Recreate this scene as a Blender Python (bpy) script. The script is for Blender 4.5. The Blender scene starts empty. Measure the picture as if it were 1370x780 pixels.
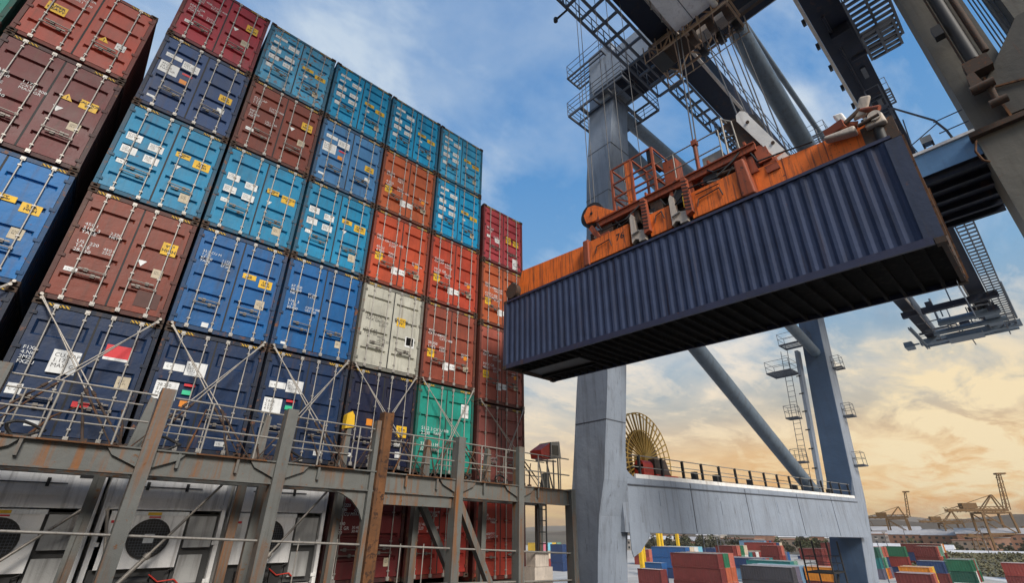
import bpy, math, random
from mathutils import Vector, Matrix
R = math.radians
random.seed(7)
S = bpy.context.scene
COL = S.collection

# ------------------------------------------------------------------ helpers
def v3(p): return Vector(p)

class MB:
    """collects shapes, builds them as ONE mesh object"""
    def __init__(s): s.v = []; s.f = []; s.sm = []
    def face(s, pts, smooth=False):
        n = len(s.v); s.v += [tuple(p) for p in pts]; s.f.append(tuple(range(n, n + len(pts)))); s.sm.append(smooth)
    def box(s, a, b):
        x0, y0, z0 = a; x1, y1, z1 = b
        n = len(s.v)
        s.v += [(x0,y0,z0),(x1,y0,z0),(x1,y1,z0),(x0,y1,z0),(x0,y0,z1),(x1,y0,z1),(x1,y1,z1),(x0,y1,z1)]
        for q in ((3,2,1,0),(4,5,6,7),(0,1,5,4),(1,2,6,5),(2,3,7,6),(3,0,4,7)):
            s.f.append(tuple(n + i for i in q)); s.sm.append(False)
        return s
    def hexa(s, lo, hi):
        """lo: four bottom points, hi: four top points"""
        n = len(s.v); s.v += [tuple(p) for p in lo] + [tuple(p) for p in hi]
        for q in ((3,2,1,0),(4,5,6,7),(0,1,5,4),(1,2,6,5),(2,3,7,6),(3,0,4,7)):
            s.f.append(tuple(n + i for i in q)); s.sm.append(False)
        return s
    def bar(s, p, q, w, h, up=(0,0,1)):
        p = v3(p); q = v3(q); d = (q - p).normalized(); u = v3(up)
        if abs(d.dot(u)) > .98: u = Vector((1,0,0))
        r = d.cross(u).normalized() * (w/2); t = r.cross(d).normalized() * (h/2)
        lo = [p - r - t, p + r - t, p + r + t, p - r + t]; hi = [x + (q - p) for x in lo]
        return s.hexa(lo, hi)
    def tube(s, p, q, r, n=8, r2=None, cap=True):
        p = v3(p); q = v3(q); d = (q - p).normalized(); u = Vector((0,0,1))
        if abs(d.dot(u)) > .95: u = Vector((1,0,0))
        a = d.cross(u).normalized(); b = d.cross(a); r2 = r if r2 is None else r2
        A = [p + (a*math.cos(t) + b*math.sin(t))*r for t in [2*math.pi*i/n for i in range(n)]]
        B = [q + (a*math.cos(t) + b*math.sin(t))*r2 for t in [2*math.pi*i/n for i in range(n)]]
        k = len(s.v); s.v += [tuple(x) for x in A + B]
        for i in range(n):
            j = (i+1) % n; s.f.append((k+i, k+n+i, k+n+j, k+j)); s.sm.append(n > 5)
        if cap: s.face(A); s.face(B[::-1])
        return s
    def path(s, pts, r, n=6):
        for a, b in zip(pts, pts[1:]): s.tube(a, b, r, n)
        return s
    def prism(s, poly, axis, a, b):
        """poly: 2D points in the two other axes (cyclic order x,y,z), extruded along axis"""
        def P(p, t):
            if axis == 0: return (t, p[0], p[1])
            if axis == 1: return (p[0], t, p[1])
            return (p[0], p[1], t)
        A = [P(p, a) for p in poly]; B = [P(p, b) for p in poly]; n = len(poly)
        s.face(A[::-1]); s.face(B)
        for i in range(n):
            j = (i+1) % n; s.face([A[i], A[j], B[j], B[i]])
        return s
    def mesh(s, name):
        me = bpy.data.meshes.new(name); me.from_pydata(s.v, [], s.f)
        me.polygons.foreach_set('use_smooth', s.sm); me.update()
        return me
    def recalc(s, me):
        import bmesh
        bm = bmesh.new(); bm.from_mesh(me); bmesh.ops.recalc_face_normals(bm, faces=bm.faces); bm.to_mesh(me); bm.free()
        return me
    def build(s, name, mat, parent=None, recalc=True):
        me = s.mesh(name)
        if recalc: s.recalc(me)
        return obj(name, me, mat, parent)

def obj(name, me, mat, parent=None, loc=None, rot=None):
    o = bpy.data.objects.new(name, me); COL.objects.link(o)
    if not me.materials: me.materials.append(None)
    o.material_slots[0].link = 'OBJECT'; o.material_slots[0].material = mat
    if parent: o.parent = parent
    if loc: o.location = loc
    if rot: o.rotation_euler = rot
    return o

def tag(o, label=None, cat=None, group=None, kind=None):
    if label: o['label'] = label
    if cat: o['category'] = cat
    if group: o['group'] = group
    if kind: o['kind'] = kind
    return o

def thing(name, label, cat, loc=(0,0,0), rot=(0,0,0), group=None):
    o = bpy.data.objects.new(name, None); COL.objects.link(o); o.empty_display_size = .3
    o.location = loc; o.rotation_euler = rot
    return tag(o, label, cat, group)

KIDS = {}
def copy_tree(o, parent=None):
    c = o.copy(); COL.objects.link(c); c.parent = parent
    for ch in list(o.children): copy_tree(ch, c)
    return c

_cache = {}
def cached(key, fn):
    if key not in _cache: _cache[key] = fn()
    return _cache[key]

_txt = {}
def text_mesh(t, size, align='LEFT', bold=0.0):
    k = (t, size, align, bold)
    if k in _txt: return _txt[k]
    c = bpy.data.curves.new('t', 'FONT'); c.body = t; c.size = size; c.align_x = align; c.resolution_u = 2; c.offset = bold
    c.space_line = .95; c.fill_mode = 'FRONT'
    o = bpy.data.objects.new('t', c); COL.objects.link(o)
    dg = bpy.context.evaluated_depsgraph_get(); dg.update()
    me = bpy.data.meshes.new_from_object(o.evaluated_get(dg)); me.name = 'lettering'
    COL.objects.unlink(o); bpy.data.objects.remove(o); bpy.data.curves.remove(c)
    me.materials.clear()
    me.transform(Matrix.Rotation(R(90), 4, 'X'))      # stands upright, reads from -Y
    _txt[k] = me
    return me

# ------------------------------------------------------------------ materials
MATS = {}
def nd(nt, t, **kw):
    n = nt.nodes.new(t)
    for k, v in kw.items():
        if k.startswith('i_'):
            key = k[2:]; key = int(key) if key.isdigit() else key.replace('_', ' ')
            n.inputs[key].default_value = v
        else: setattr(n, k, v)
    return n

def mixc(nt, fac, a, b, mode='MIX'):
    m = nt.nodes.new('ShaderNodeMix'); m.data_type = 'RGBA'; m.blend_type = mode
    for s, v in ((m.inputs[0], fac), (m.inputs[6], a), (m.inputs[7], b)):
        if hasattr(v, 'is_linked') or hasattr(v, 'links'): nt.links.new(v, s)
        else: s.default_value = v if not isinstance(v, tuple) or len(v) == 4 else (*v, 1)
    return m.outputs[2]

def ramp(nt, fac, stops, interp='LINEAR'):
    r = nt.nodes.new('ShaderNodeValToRGB'); r.color_ramp.interpolation = interp
    el = r.color_ramp.elements
    while len(el) < len(stops): el.new(.5)
    for e, (p, c) in zip(el, stops):
        e.position = p; e.color = (c, c, c, 1) if not isinstance(c, tuple) else (*c, 1)
    nt.links.new(fac, r.inputs[0]); return r.outputs[0]

def paint(name, col, rust=.25, dirt=.35, rough=.5, metal=0.0, scale=1.0, rustcol=(.13,.045,.015), streak=.35, bump=.15, fade=.18, spec=.5, scratch=0.0):
    """weathered coat of paint: uneven tone, vertical run-off streaks, rust specks"""
    if name in MATS: return MATS[name]
    m = bpy.data.materials.new(name); m.use_nodes = True; nt = m.node_tree; L = nt.links
    b = nt.nodes['Principled BSDF']
    tc = nd(nt, 'ShaderNodeTexCoord'); oi = nd(nt, 'ShaderNodeObjectInfo')
    off = nd(nt, 'ShaderNodeVectorMath', operation='MULTIPLY_ADD'); mul = nd(nt, 'ShaderNodeVectorMath', operation='SCALE'); mul.inputs[3].default_value = 37.0
    cmb = nd(nt, 'ShaderNodeCombineXYZ')
    for i in range(3): L.new(oi.outputs['Random'], cmb.inputs[i])
    L.new(cmb.outputs[0], mul.inputs[0])
    off.inputs[1].default_value = (1,1,1); L.new(tc.outputs['Object'], off.inputs[0]); L.new(mul.outputs[0], off.inputs[2])
    P = off.outputs[0]
    n1 = nd(nt, 'ShaderNodeTexNoise', i_Scale=1.1*scale, i_Detail=6.0, i_Roughness=.62); L.new(P, n1.inputs['Vector'])
    mp = nd(nt, 'ShaderNodeMapping'); mp.inputs['Scale'].default_value = (7*scale, 7*scale, .45*scale); L.new(P, mp.inputs[0])
    n2 = nd(nt, 'ShaderNodeTexNoise', i_Scale=1.0, i_Detail=5.0, i_Roughness=.6); L.new(mp.outputs[0], n2.inputs['Vector'])
    n3 = nd(nt, 'ShaderNodeTexNoise', i_Scale=5.5*scale, i_Detail=8.0, i_Roughness=.7); L.new(P, n3.inputs['Vector'])
    tone = ramp(nt, n1.outputs[0], [(.3, 1-fade), (.7, 1+fade*.6)])
    c = mixc(nt, 1.0, col, tone, 'MULTIPLY')
    # chalking: paler, greyer patches
    pale = tuple(min(1, x*1.05 + .012) for x in col)
    ch = ramp(nt, n1.outputs[0], [(.55, 0.0), (.80, fade*.9)])
    c = mixc(nt, ch, c, pale)
    dk = ramp(nt, n2.outputs[0], [(.50, 0.0), (.78, dirt)])
    c = mixc(nt, dk, c, (.035,.03,.025))
    st = ramp(nt, n2.outputs[0], [(.60 - .12*streak, 0.0), (.80 - .1*streak, streak)])
    n4 = nd(nt, 'ShaderNodeTexNoise', i_Scale=.6*scale, i_Detail=2.0); L.new(P, n4.inputs['Vector'])
    msk = ramp(nt, n4.outputs[0], [(.48 - .12*(streak > .9), 0.0), (.66 - .14*(streak > .9), 1.0)])
    mm = nd(nt, 'ShaderNodeMath', operation='MULTIPLY'); L.new(st, mm.inputs[0]); L.new(msk, mm.inputs[1])
    c = mixc(nt, mm.outputs[0], c, tuple(x*1.5 for x in rustcol))
    t = .74 - .2*rust
    rs = ramp(nt, n3.outputs[0], [(t, 0.0), (t + .05, 1.0)])
    c = mixc(nt, rs, c, rustcol)
    if scratch:
        mp2 = nd(nt, 'ShaderNodeMapping'); mp2.inputs['Scale'].default_value = (6.5, 6.5, .75); L.new(P, mp2.inputs[0])
        n5 = nd(nt, 'ShaderNodeTexNoise', i_Scale=1.0, i_Detail=3.0, i_Roughness=.55); L.new(mp2.outputs[0], n5.inputs['Vector'])
        c = mixc(nt, ramp(nt, n5.outputs[0], [(.655, 0.0), (.70, min(1, .55*scratch))]), c, (.05,.045,.045))
    L.new(c, b.inputs['Base Color'])
    rr = nd(nt, 'ShaderNodeMapRange'); L.new(n1.outputs[0], rr.inputs[0]); rr.inputs[3].default_value = rough - .1; rr.inputs[4].default_value = rough + .18
    L.new(rr.outputs[0], b.inputs['Roughness'])
    b.inputs['Metallic'].default_value = metal
    b.inputs['Specular IOR Level'].default_value = spec
    if bump:
        bp = nd(nt, 'ShaderNodeBump', i_Strength=bump, i_Distance=.02); L.new(n3.outputs[0], bp.inputs['Height'])
        bp2 = nd(nt, 'ShaderNodeBump', i_Strength=.35, i_Distance=.09/scale); L.new(n1.outputs[0], bp2.inputs['Height']); L.new(bp.outputs[0], bp2.inputs['Normal'])
        L.new(bp2.outputs[0], b.inputs['Normal'])
    MATS[name] = m
    return m

def plain(name, col, rough=.6, metal=0.0, var=.12, scale=8.0):
    if name in MATS: return MATS[name]
    m = bpy.data.materials.new(name); m.use_nodes = True; nt = m.node_tree; b = nt.nodes['Principled BSDF']
    tc = nd(nt, 'ShaderNodeTexCoord'); n = nd(nt, 'ShaderNodeTexNoise', i_Scale=scale, i_Detail=5.0); nt.links.new(tc.outputs['Object'], n.inputs['Vector'])
    t = ramp(nt, n.outputs[0], [(.3, 1-var), (.7, 1+var)])
    nt.links.new(mixc(nt, 1.0, col, t, 'MULTIPLY'), b.inputs['Base Color'])
    b.inputs['Roughness'].default_value = rough; b.inputs['Metallic'].default_value = metal
    MATS[name] = m
    return m

def striped(name, a, b_, freq):
    m = bpy.data.materials.new(name); m.use_nodes = True; nt = m.node_tree; b = nt.nodes['Principled BSDF']
    tc = nd(nt, 'ShaderNodeTexCoord'); mp = nd(nt, 'ShaderNodeMapping'); mp.inputs['Rotation'].default_value = (0, R(45), 0); nt.links.new(tc.outputs['Object'], mp.inputs[0])
    w = nd(nt, 'ShaderNodeTexWave', i_Scale=freq, i_Distortion=.6); nt.links.new(mp.outputs[0], w.inputs[0])
    nt.links.new(ramp(nt, w.outputs[1], [(.48, a), (.52, b_)]), b.inputs['Base Color']); b.inputs['Roughness'].default_value = .7
    return m

CC = dict(  # container paints
    skyrust=(.05,.32,.54),
    navy=(.002,.019,.066), darknavy=(.004,.008,.034), royal=(.001,.090,.27), blue=(.001,.125,.36), teal=(.003,.205,.385), tealbright=(.005,.29,.55), dullred=(.22,.066,.055), redbrown=(.34,.088,.06),
    sky=(.045,.34,.58), steel=(.050,.18,.38), indigo=(.018,.052,.150), brown=(.185,.040,.022), maroon=(.125,.022,.022), rust=(.235,.055,.032),
    crimson=(.33,.018,.032), rose=(.36,.045,.055), orange=(.46,.066,.022), burnt=(.40,.088,.028), vermilion=(.42,.052,.022), grey=(.45,.44,.37), green=(.012,.24,.185),
    brick=(.30,.035,.025), hang=(.043,.060,.116), darkgreen=(.01,.13,.08))
def cpaint(k):
    if k == 'skyrust': return paint('paint_skyrust', CC[k], rust=.95, dirt=.5, rough=.55, streak=.7, fade=.3, rustcol=(.17,.075,.03))
    return paint('paint_' + k, CC[k], rust=.42, dirt=.5, rough=.5, streak=.35, fade=.26, spec=.35)
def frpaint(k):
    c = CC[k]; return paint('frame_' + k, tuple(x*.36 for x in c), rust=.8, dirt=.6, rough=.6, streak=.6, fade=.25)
M = dict(
    bar=paint('galvanised', (.36,.34,.31), rust=.58, dirt=.3, rough=.42, metal=.35, streak=.2, scale=4),
    casting=paint('cast_steel', (.055,.036,.026), rust=.9, dirt=.5, rough=.8, scale=3),
    gasket=plain('rubber', (.012,.012,.013), .7),
    white=paint('sticker_white', (.72,.73,.72), rust=.12, dirt=.3, rough=.55, streak=.1, scale=3, bump=0),
    cream=paint('plate_cream', (.50,.43,.31), rust=.3, dirt=.3, rough=.6, scale=3, bump=0),
    yellow=paint('placard_yellow', (.72,.43,.012), rust=.2, dirt=.3, rough=.55, scale=3, bump=0),
    redst=paint('sticker_red', (.62,.02,.03), rust=.05, dirt=.15, rough=.5, scale=2, bump=0),
    orangest=paint('sticker_orange', (.70,.23,.01), rust=.1, dirt=.2, rough=.5, scale=2, bump=0),
    mint=paint('sticker_mint', (.03,.52,.27), rust=.05, dirt=.1, rough=.5, scale=2, bump=0),
    ink=plain('ink_black', (.02,.02,.02), .7),
    chalk=paint('lettering_white', (.68,.70,.70), rust=.25, dirt=.25, rough=.6, scale=6, bump=0),
    darkpatch=plain('patch_dark', (.085,.035,.028), .7),
    hazard=striped('hazard_stripe', (.55,.33,.02), (.02,.018,.015), 6.0),
    ship=paint('lashing_paint', (.125,.128,.118), rust=.62, dirt=.6, rough=.55, streak=1.0, rustcol=(.15,.055,.010), scale=1.1),
    shiprust=paint('rusted_post', (.14,.058,.02), rust=1.0, dirt=1.0, rough=.85, streak=.9, rustcol=(.045,.02,.01), scale=1.3, fade=.6),
    rail=paint('rail_pipe', (.30,.28,.25), rust=.6, dirt=.4, rough=.5, metal=.3, scale=3),
    handle=paint('handle_steel', (.20,.18,.16), rust=.6, dirt=.5, rough=.5, metal=.3, scale=4),
    rod=paint('lashing_steel', (.36,.33,.29), rust=.6, dirt=.35, rough=.45, metal=.4, scale=3),
    deck=paint('deck_paint', (.10,.085,.07), rust=.6, dirt=.6, rough=.7),
    hull=paint('hull_paint', (.03,.035,.05), rust=.3, dirt=.4, rough=.5),
    crane=paint('crane_grey', (.245,.285,.345), rust=.26, dirt=.5, scratch=1.0, rough=.5, streak=.12, scale=.55, rustcol=(.10,.07,.055), fade=.12),
    crane_blue=paint('crane_blue', (.12,.26,.46), rust=.2, dirt=.25, rough=.5, streak=.12, scale=.5, fade=.12),
    crane_beige=paint('crane_beige', (.12,.113,.095), rust=.38, dirt=.5, rough=.6, streak=.4, scale=.6),
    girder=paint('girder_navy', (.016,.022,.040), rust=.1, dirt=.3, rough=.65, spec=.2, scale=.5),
    pipe=paint('pipe_blue', (.115,.155,.20), rust=.25, dirt=.5, rough=.45, streak=.2, scale=.6),
    steel=paint('walkway_steel', (.085,.095,.115), rust=.35, dirt=.4, rough=.55, scale=2),
    dark=plain('dark_steel', (.018,.017,.017), .6),
    spread=paint('spreader_orange', (.84,.175,.020), rust=.62, dirt=1.0, rough=.62, streak=.4, scale=2.2, scratch=.85, rustcol=(.07,.03,.018)),
    spreadrust=paint('spreader_rust', (.30,.066,.024), rust=.75, dirt=1.0, rough=.65, streak=.5, scale=1.6, rustcol=(.06,.03,.02)),
    creamsteel=paint('cream_steel', (.58,.50,.42), rust=.4, dirt=.4, rough=.55, scale=3),
    pale=paint('cab_white', (.84,.82,.78), rust=.12, dirt=.2, rough=.5, scale=.8),
    rope=plain('wire_rope', (.10,.095,.09), .5, .4),
    glass=plain('dark_glass', (.02,.03,.04), .08),
    gold=paint('reel_yellow', (.62,.38,.085), rust=.4, dirt=.4, rough=.6, scale=2),
    redpaint=paint('motor_red', (.50,.035,.02), rust=.2, dirt=.35, rough=.4, scale=2),
    reefer=paint('reefer_white', (.82,.81,.79), rust=.25, dirt=.5, rough=.5, streak=.2, scale=1.2),
    black=plain('fan_black', (.008,.008,.009), .5),
)

# ------------------------------------------------------------------ shipping containers (door end faces -Y, origin at the lower left front corner)
W = 2.44; LEN = 12.19
def corrug_wall(m, x, sign, y0, y1, z0, z1, pitch=.278, depth=.036):
    """corrugated side wall in the plane x, ribs stand out along sign*x"""
    y = y0; n = max(1, round((y1 - y0)/pitch)); p = (y1 - y0)/n
    pts = []
    for i in range(n):
        a = y0 + i*p
        pts += [(a, 0), (a + .26*p, 0), (a + .5*p, 1), (a + .76*p, 1)]
    pts.append((y1, 0))
    for (a, da), (b, db) in zip(pts, pts[1:]):
        xa = x - sign*depth*da; xb = x - sign*depth*db
        m.face([(xa, a, z0), (xb, b, z0), (xb, b, z1), (xa, a, z1)])

def body_mesh(H):
    m = MB()
    for x, s in ((.02, -1), (W - .02, 1)): corrug_wall(m, x, s, .15, LEN - .15, .14, H - .08)
    m.face([(.02,.1,H-.03),(W-.02,.1,H-.03),(W-.02,LEN-.1,H-.03),(.02,LEN-.1,H-.03)])
    m.face([(.02,.1,.14),(.02,LEN-.1,.14),(W-.02,LEN-.1,.14),(W-.02,.1,.14)])
    m.face([(.1,LEN-.05,.1),(W-.1,LEN-.05,.1),(W-.1,LEN-.05,H-.1),(.1,LEN-.05,H-.1)])
    return m.recalc(m.mesh('body')) if False else m.mesh('body')

def frame_mesh(H):
    m = MB()
    for x0, x1 in ((.012, .105), (W-.105, W-.012)):                 # corner posts
        m.box((x0, .012, .12), (x1, .16, H-.12)); m.box((x0, LEN-.16, .12), (x1, LEN-.012, H-.12))
    m.box((.178, .02, H-.125), (W-.178, .12, H-.02)); m.box((.178, .03, .03), (W-.178, .14, .135))  # header, sill
    m.box((.178, LEN-.12, H-.12), (W-.178, LEN-.02, H-.02)); m.box((.178, LEN-.12, .03), (W-.178, LEN-.02, .14))
    for x0, x1 in ((.012, .075), (W-.075, W-.012)):
        m.box((x0, .18, H-.075), (x1, LEN-.18, H-.012)); m.box((x0, .18, .03), (x1, LEN-.18, .15))
    for k in range(4):                                               # hinges stand proud of the posts
        z = .32 + k*(H-.64)/3
        m.box((.04, -.002, z-.04), (.16, .011, z+.04)); m.box((W-.16, -.002, z-.04), (W-.04, .011, z+.04))
    return m.recalc(m.mesh('frame'))

def casting_mesh():
    w, d, h = .178, .165, .118; m = MB(); oc = []
    cx, cz = w/2, h/2
    for i in range(8):
        a = math.pi/8 + i*math.pi/4; oc.append((cx + .052*math.cos(a), cz + .034*math.sin(a)))
    sq = [(w,h*.75),(w*.7,h),(w*.3,h),(0,h*.75),(0,h*.25),(w*.3,0),(w*.7,0),(w,h*.25)]
    for i in range(8):
        j = (i+1) % 8
        m.face([(sq[i][0],0,sq[i][1]),(sq[j][0],0,sq[j][1]),(oc[j][0],0,oc[j][1]),(oc[i][0],0,oc[i][1])])
        m.face([(oc[i][0],0,oc[i][1]),(oc[j][0],0,oc[j][1]),(oc[j][0],.06,oc[j][1]),(oc[i][0],.06,oc[i][1])])
    for tri in (((w,0,h*.75),(w,0,h),(w*.7,0,h)),((0,0,h*.75),(w*.3,0,h),(0,0,h)),((0,0,h*.25),(0,0,0),(w*.3,0,0)),((w,0,h*.25),(w*.7,0,0),(w,0,0))): m.face(tri)
    m.face([(p[0],.06,p[1]) for p in oc])
    m.face([(0,0,0),(0,d,0),(w,d,0),(w,0,0)]); m.face([(0,0,h),(w,0,h),(w,d,h),(0,d,h)])
    m.face([(0,0,0),(0,0,h),(0,d,h),(0,d,0)]); m.face([(w,0,0),(w,d,0),(w,d,h),(w,0,h)]); m.face([(0,d,0),(0,d,h),(w,d,h),(w,d,0)])
    return m.mesh('corner_casting')

def leaf_mesh(H, style):
    """one door leaf, local x 0..1.085, pressed grooves between flat bands"""
    w = 1.085; z0, z1 = .15, H-.14; yb, yf = .10, .030; m = MB()
    # grooves: (low, high)
    n = dict(A=5, B=4, C=3, D=6)[style]; g = dict(A=.105, B=.12, C=.36, D=.09)[style]; dep = dict(A=.062, B=.065, C=.045, D=.055)[style]
    hh = (z1 - z0 - .10)/(n + (0 if style == 'C' else .35))
    gs = []
    for i in range(n):
        c = z0 + .05 + hh*(i + (.5 if style == 'C' else .72)); gs.append((c - g/2, c + g/2))
    ua, ub = .085, w - .085; e = .035 if style != 'C' else .05
    F = lambda pts, y: m.face([(p[0], y, p[1]) for p in pts])
    zs = z0
    for a, b in gs:
        F([(0,zs),(w,zs),(w,a),(0,a)], yf)
        F([(0,a),(ua,a),(ua,b),(0,b)], yf); F([(ub,a),(w,a),(w,b),(ub,b)], yf)
        o = [(ua,a),(ub,a),(ub,b),(ua,b)]; i_ = [(ua+e,a+e*.8),(ub-e,a+e*.8),(ub-e,b-e*.8),(ua+e,b-e*.8)]
        if b - a < e*1.8: i_ = [(ua+e,a+.03),(ub-e,a+.03),(ub-e,b-.006),(ua+e,b-.006)]
        for k in range(4):
            j = (k+1) % 4
            m.face([(o[k][0],yf,o[k][1]),(o[j][0],yf,o[j][1]),(i_[j][0],yf+dep,i_[j][1]),(i_[k][0],yf+dep,i_[k][1])])
        F(i_, yf+dep); zs = b
    F([(0,zs),(w,zs),(w,z1),(0,z1)], yf)
    for a, b in (((0,z0),(w,z0)),((w,z0),(w,z1)),((w,z1),(0,z1)),((0,z1),(0,z0))):
        m.face([(a[0],yf,a[1]),(a[0],yb+.02,a[1]),(b[0],yb+.02,b[1]),(b[0],yf,b[1])])
    return m.mesh('door')

def lockbar_mesh(H):
    m = MB(); y = -.004
    m.tube((0,y,.05),(0,y,H-.05),.0165,8)
    for z in (.30, H*.36, H*.62, H-.30): m.box((-.035,.0,z-.022),(.035,.032,z+.022)); m.box((-.028,-.026,z-.014),(.028,.0,z+.014))
    for z in (.055, H-.155): m.box((-.045,-.018,z),(.045,.032,z+.10)); m.box((-.026,-.030,z+.025),(.026,-.018,z+.075))
    return m.mesh('locking_bar')
def handle_mesh():
    m = MB(); m.bar((0,-.034,0),(.42,-.030,-.012),.024,.018); m.box((-.03,-.036,-.035),(.03,.01,.035)); m.box((.32,-.022,-.05),(.40,.032,.035))
    m.box((.42,-.05,-.028),(.50,-.02,.012)); return m.mesh('door_handle')
def rect_mesh(w, h, name, t=.004):
    m = MB(); m.box((0,-t,0),(w,0,h)); return m.mesh(name)
def tri_mesh(s, name='warning_triangle', down=False):
    m = MB(); h = s*.87
    m.prism([(0,h),(s,h),(s/2,0)] if down else [(0,0),(s,0),(s/2,h)], 1, -.004, 0); return m.recalc(m.mesh(name))

LINES = ["CXTU 408", "5162 3", "22G1", "MAX GR", "30.480", "67.200", "TARE", "2.230", "4.920", "NET", "28.250", "CU.CAP", "33.2 CU M", "1.172", "45G1", "U51 220"]
def marking(rng, n):
    return "\n".join(rng.choice(LINES) for _ in range(n))

def add_decal(par, kind, u, z, w=None, h=None, rng=random, ymark=.024, txt=None):
    """u, z: lower left corner on the door end; par: door leaf (local x)"""
    if kind in ('white','cream','yellow','redst','orangest','mint','darkpatch'):
        names = dict(white='sticker', cream='data_plate', yellow='placard', redst='sticker', orangest='sticker', mint='sticker', darkpatch='patch')
        me = cached(('dec', kind, w, h), lambda: rect_mesh(w, h, names[kind]))
        o = obj(names[kind], me, M[kind], par, (u, ymark, z))
        if kind == 'yellow':
            t = text_mesh(rng.choice(["SUPER\nHEAVY", "CAUTION\n9'6\"", "9'6\"\nHIGH", "2.9m\nHIGH"]), h*.36, 'CENTER', .004)
            obj('lettering', t, M['ink'], o, (w/2, -.0055, h*.58))
        elif kind == 'white' and w > .3 and h > .22:
            t = text_mesh("\n".join(rng.choice(LINES) for _ in range(3)), h*.24, 'LEFT')
            obj('lettering', t, M['ink'], o, (w*.08, -.0055, h*.70))
        elif kind == 'white' and w > .2:
            obj('lettering', text_mesh("C " + str(rng.randint(10,99)), h*.4), M['ink'], o, (w*.12, -.0055, h*.35))
        elif kind == 'cream':
            obj('lettering', text_mesh("CSC\n96.01", h*.22), M['ink'], o, (w*.15, -.0055, h*.62))
        return o
    if kind == 'text':
        return obj('marking', text_mesh(txt, h), M['chalk'], par, (u, ymark, z))
    if kind == 'ink':
        return obj('marking', text_mesh(txt, h), M['ink'], par, (u, ymark, z))
    if kind in ('tri','trid'):
        me = cached(('tri', w, kind), lambda: tri_mesh(w, down=kind == 'trid'))
        o = obj('warning_triangle', me, M['yellow' if kind == 'tri' else 'white'], par, (u, ymark, z))
        if kind == 'tri': obj('lettering', text_mesh('!', w*.6, 'CENTER', .004), M['ink'], o, (w/2, -.0055, w*.14))
        return o

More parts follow.
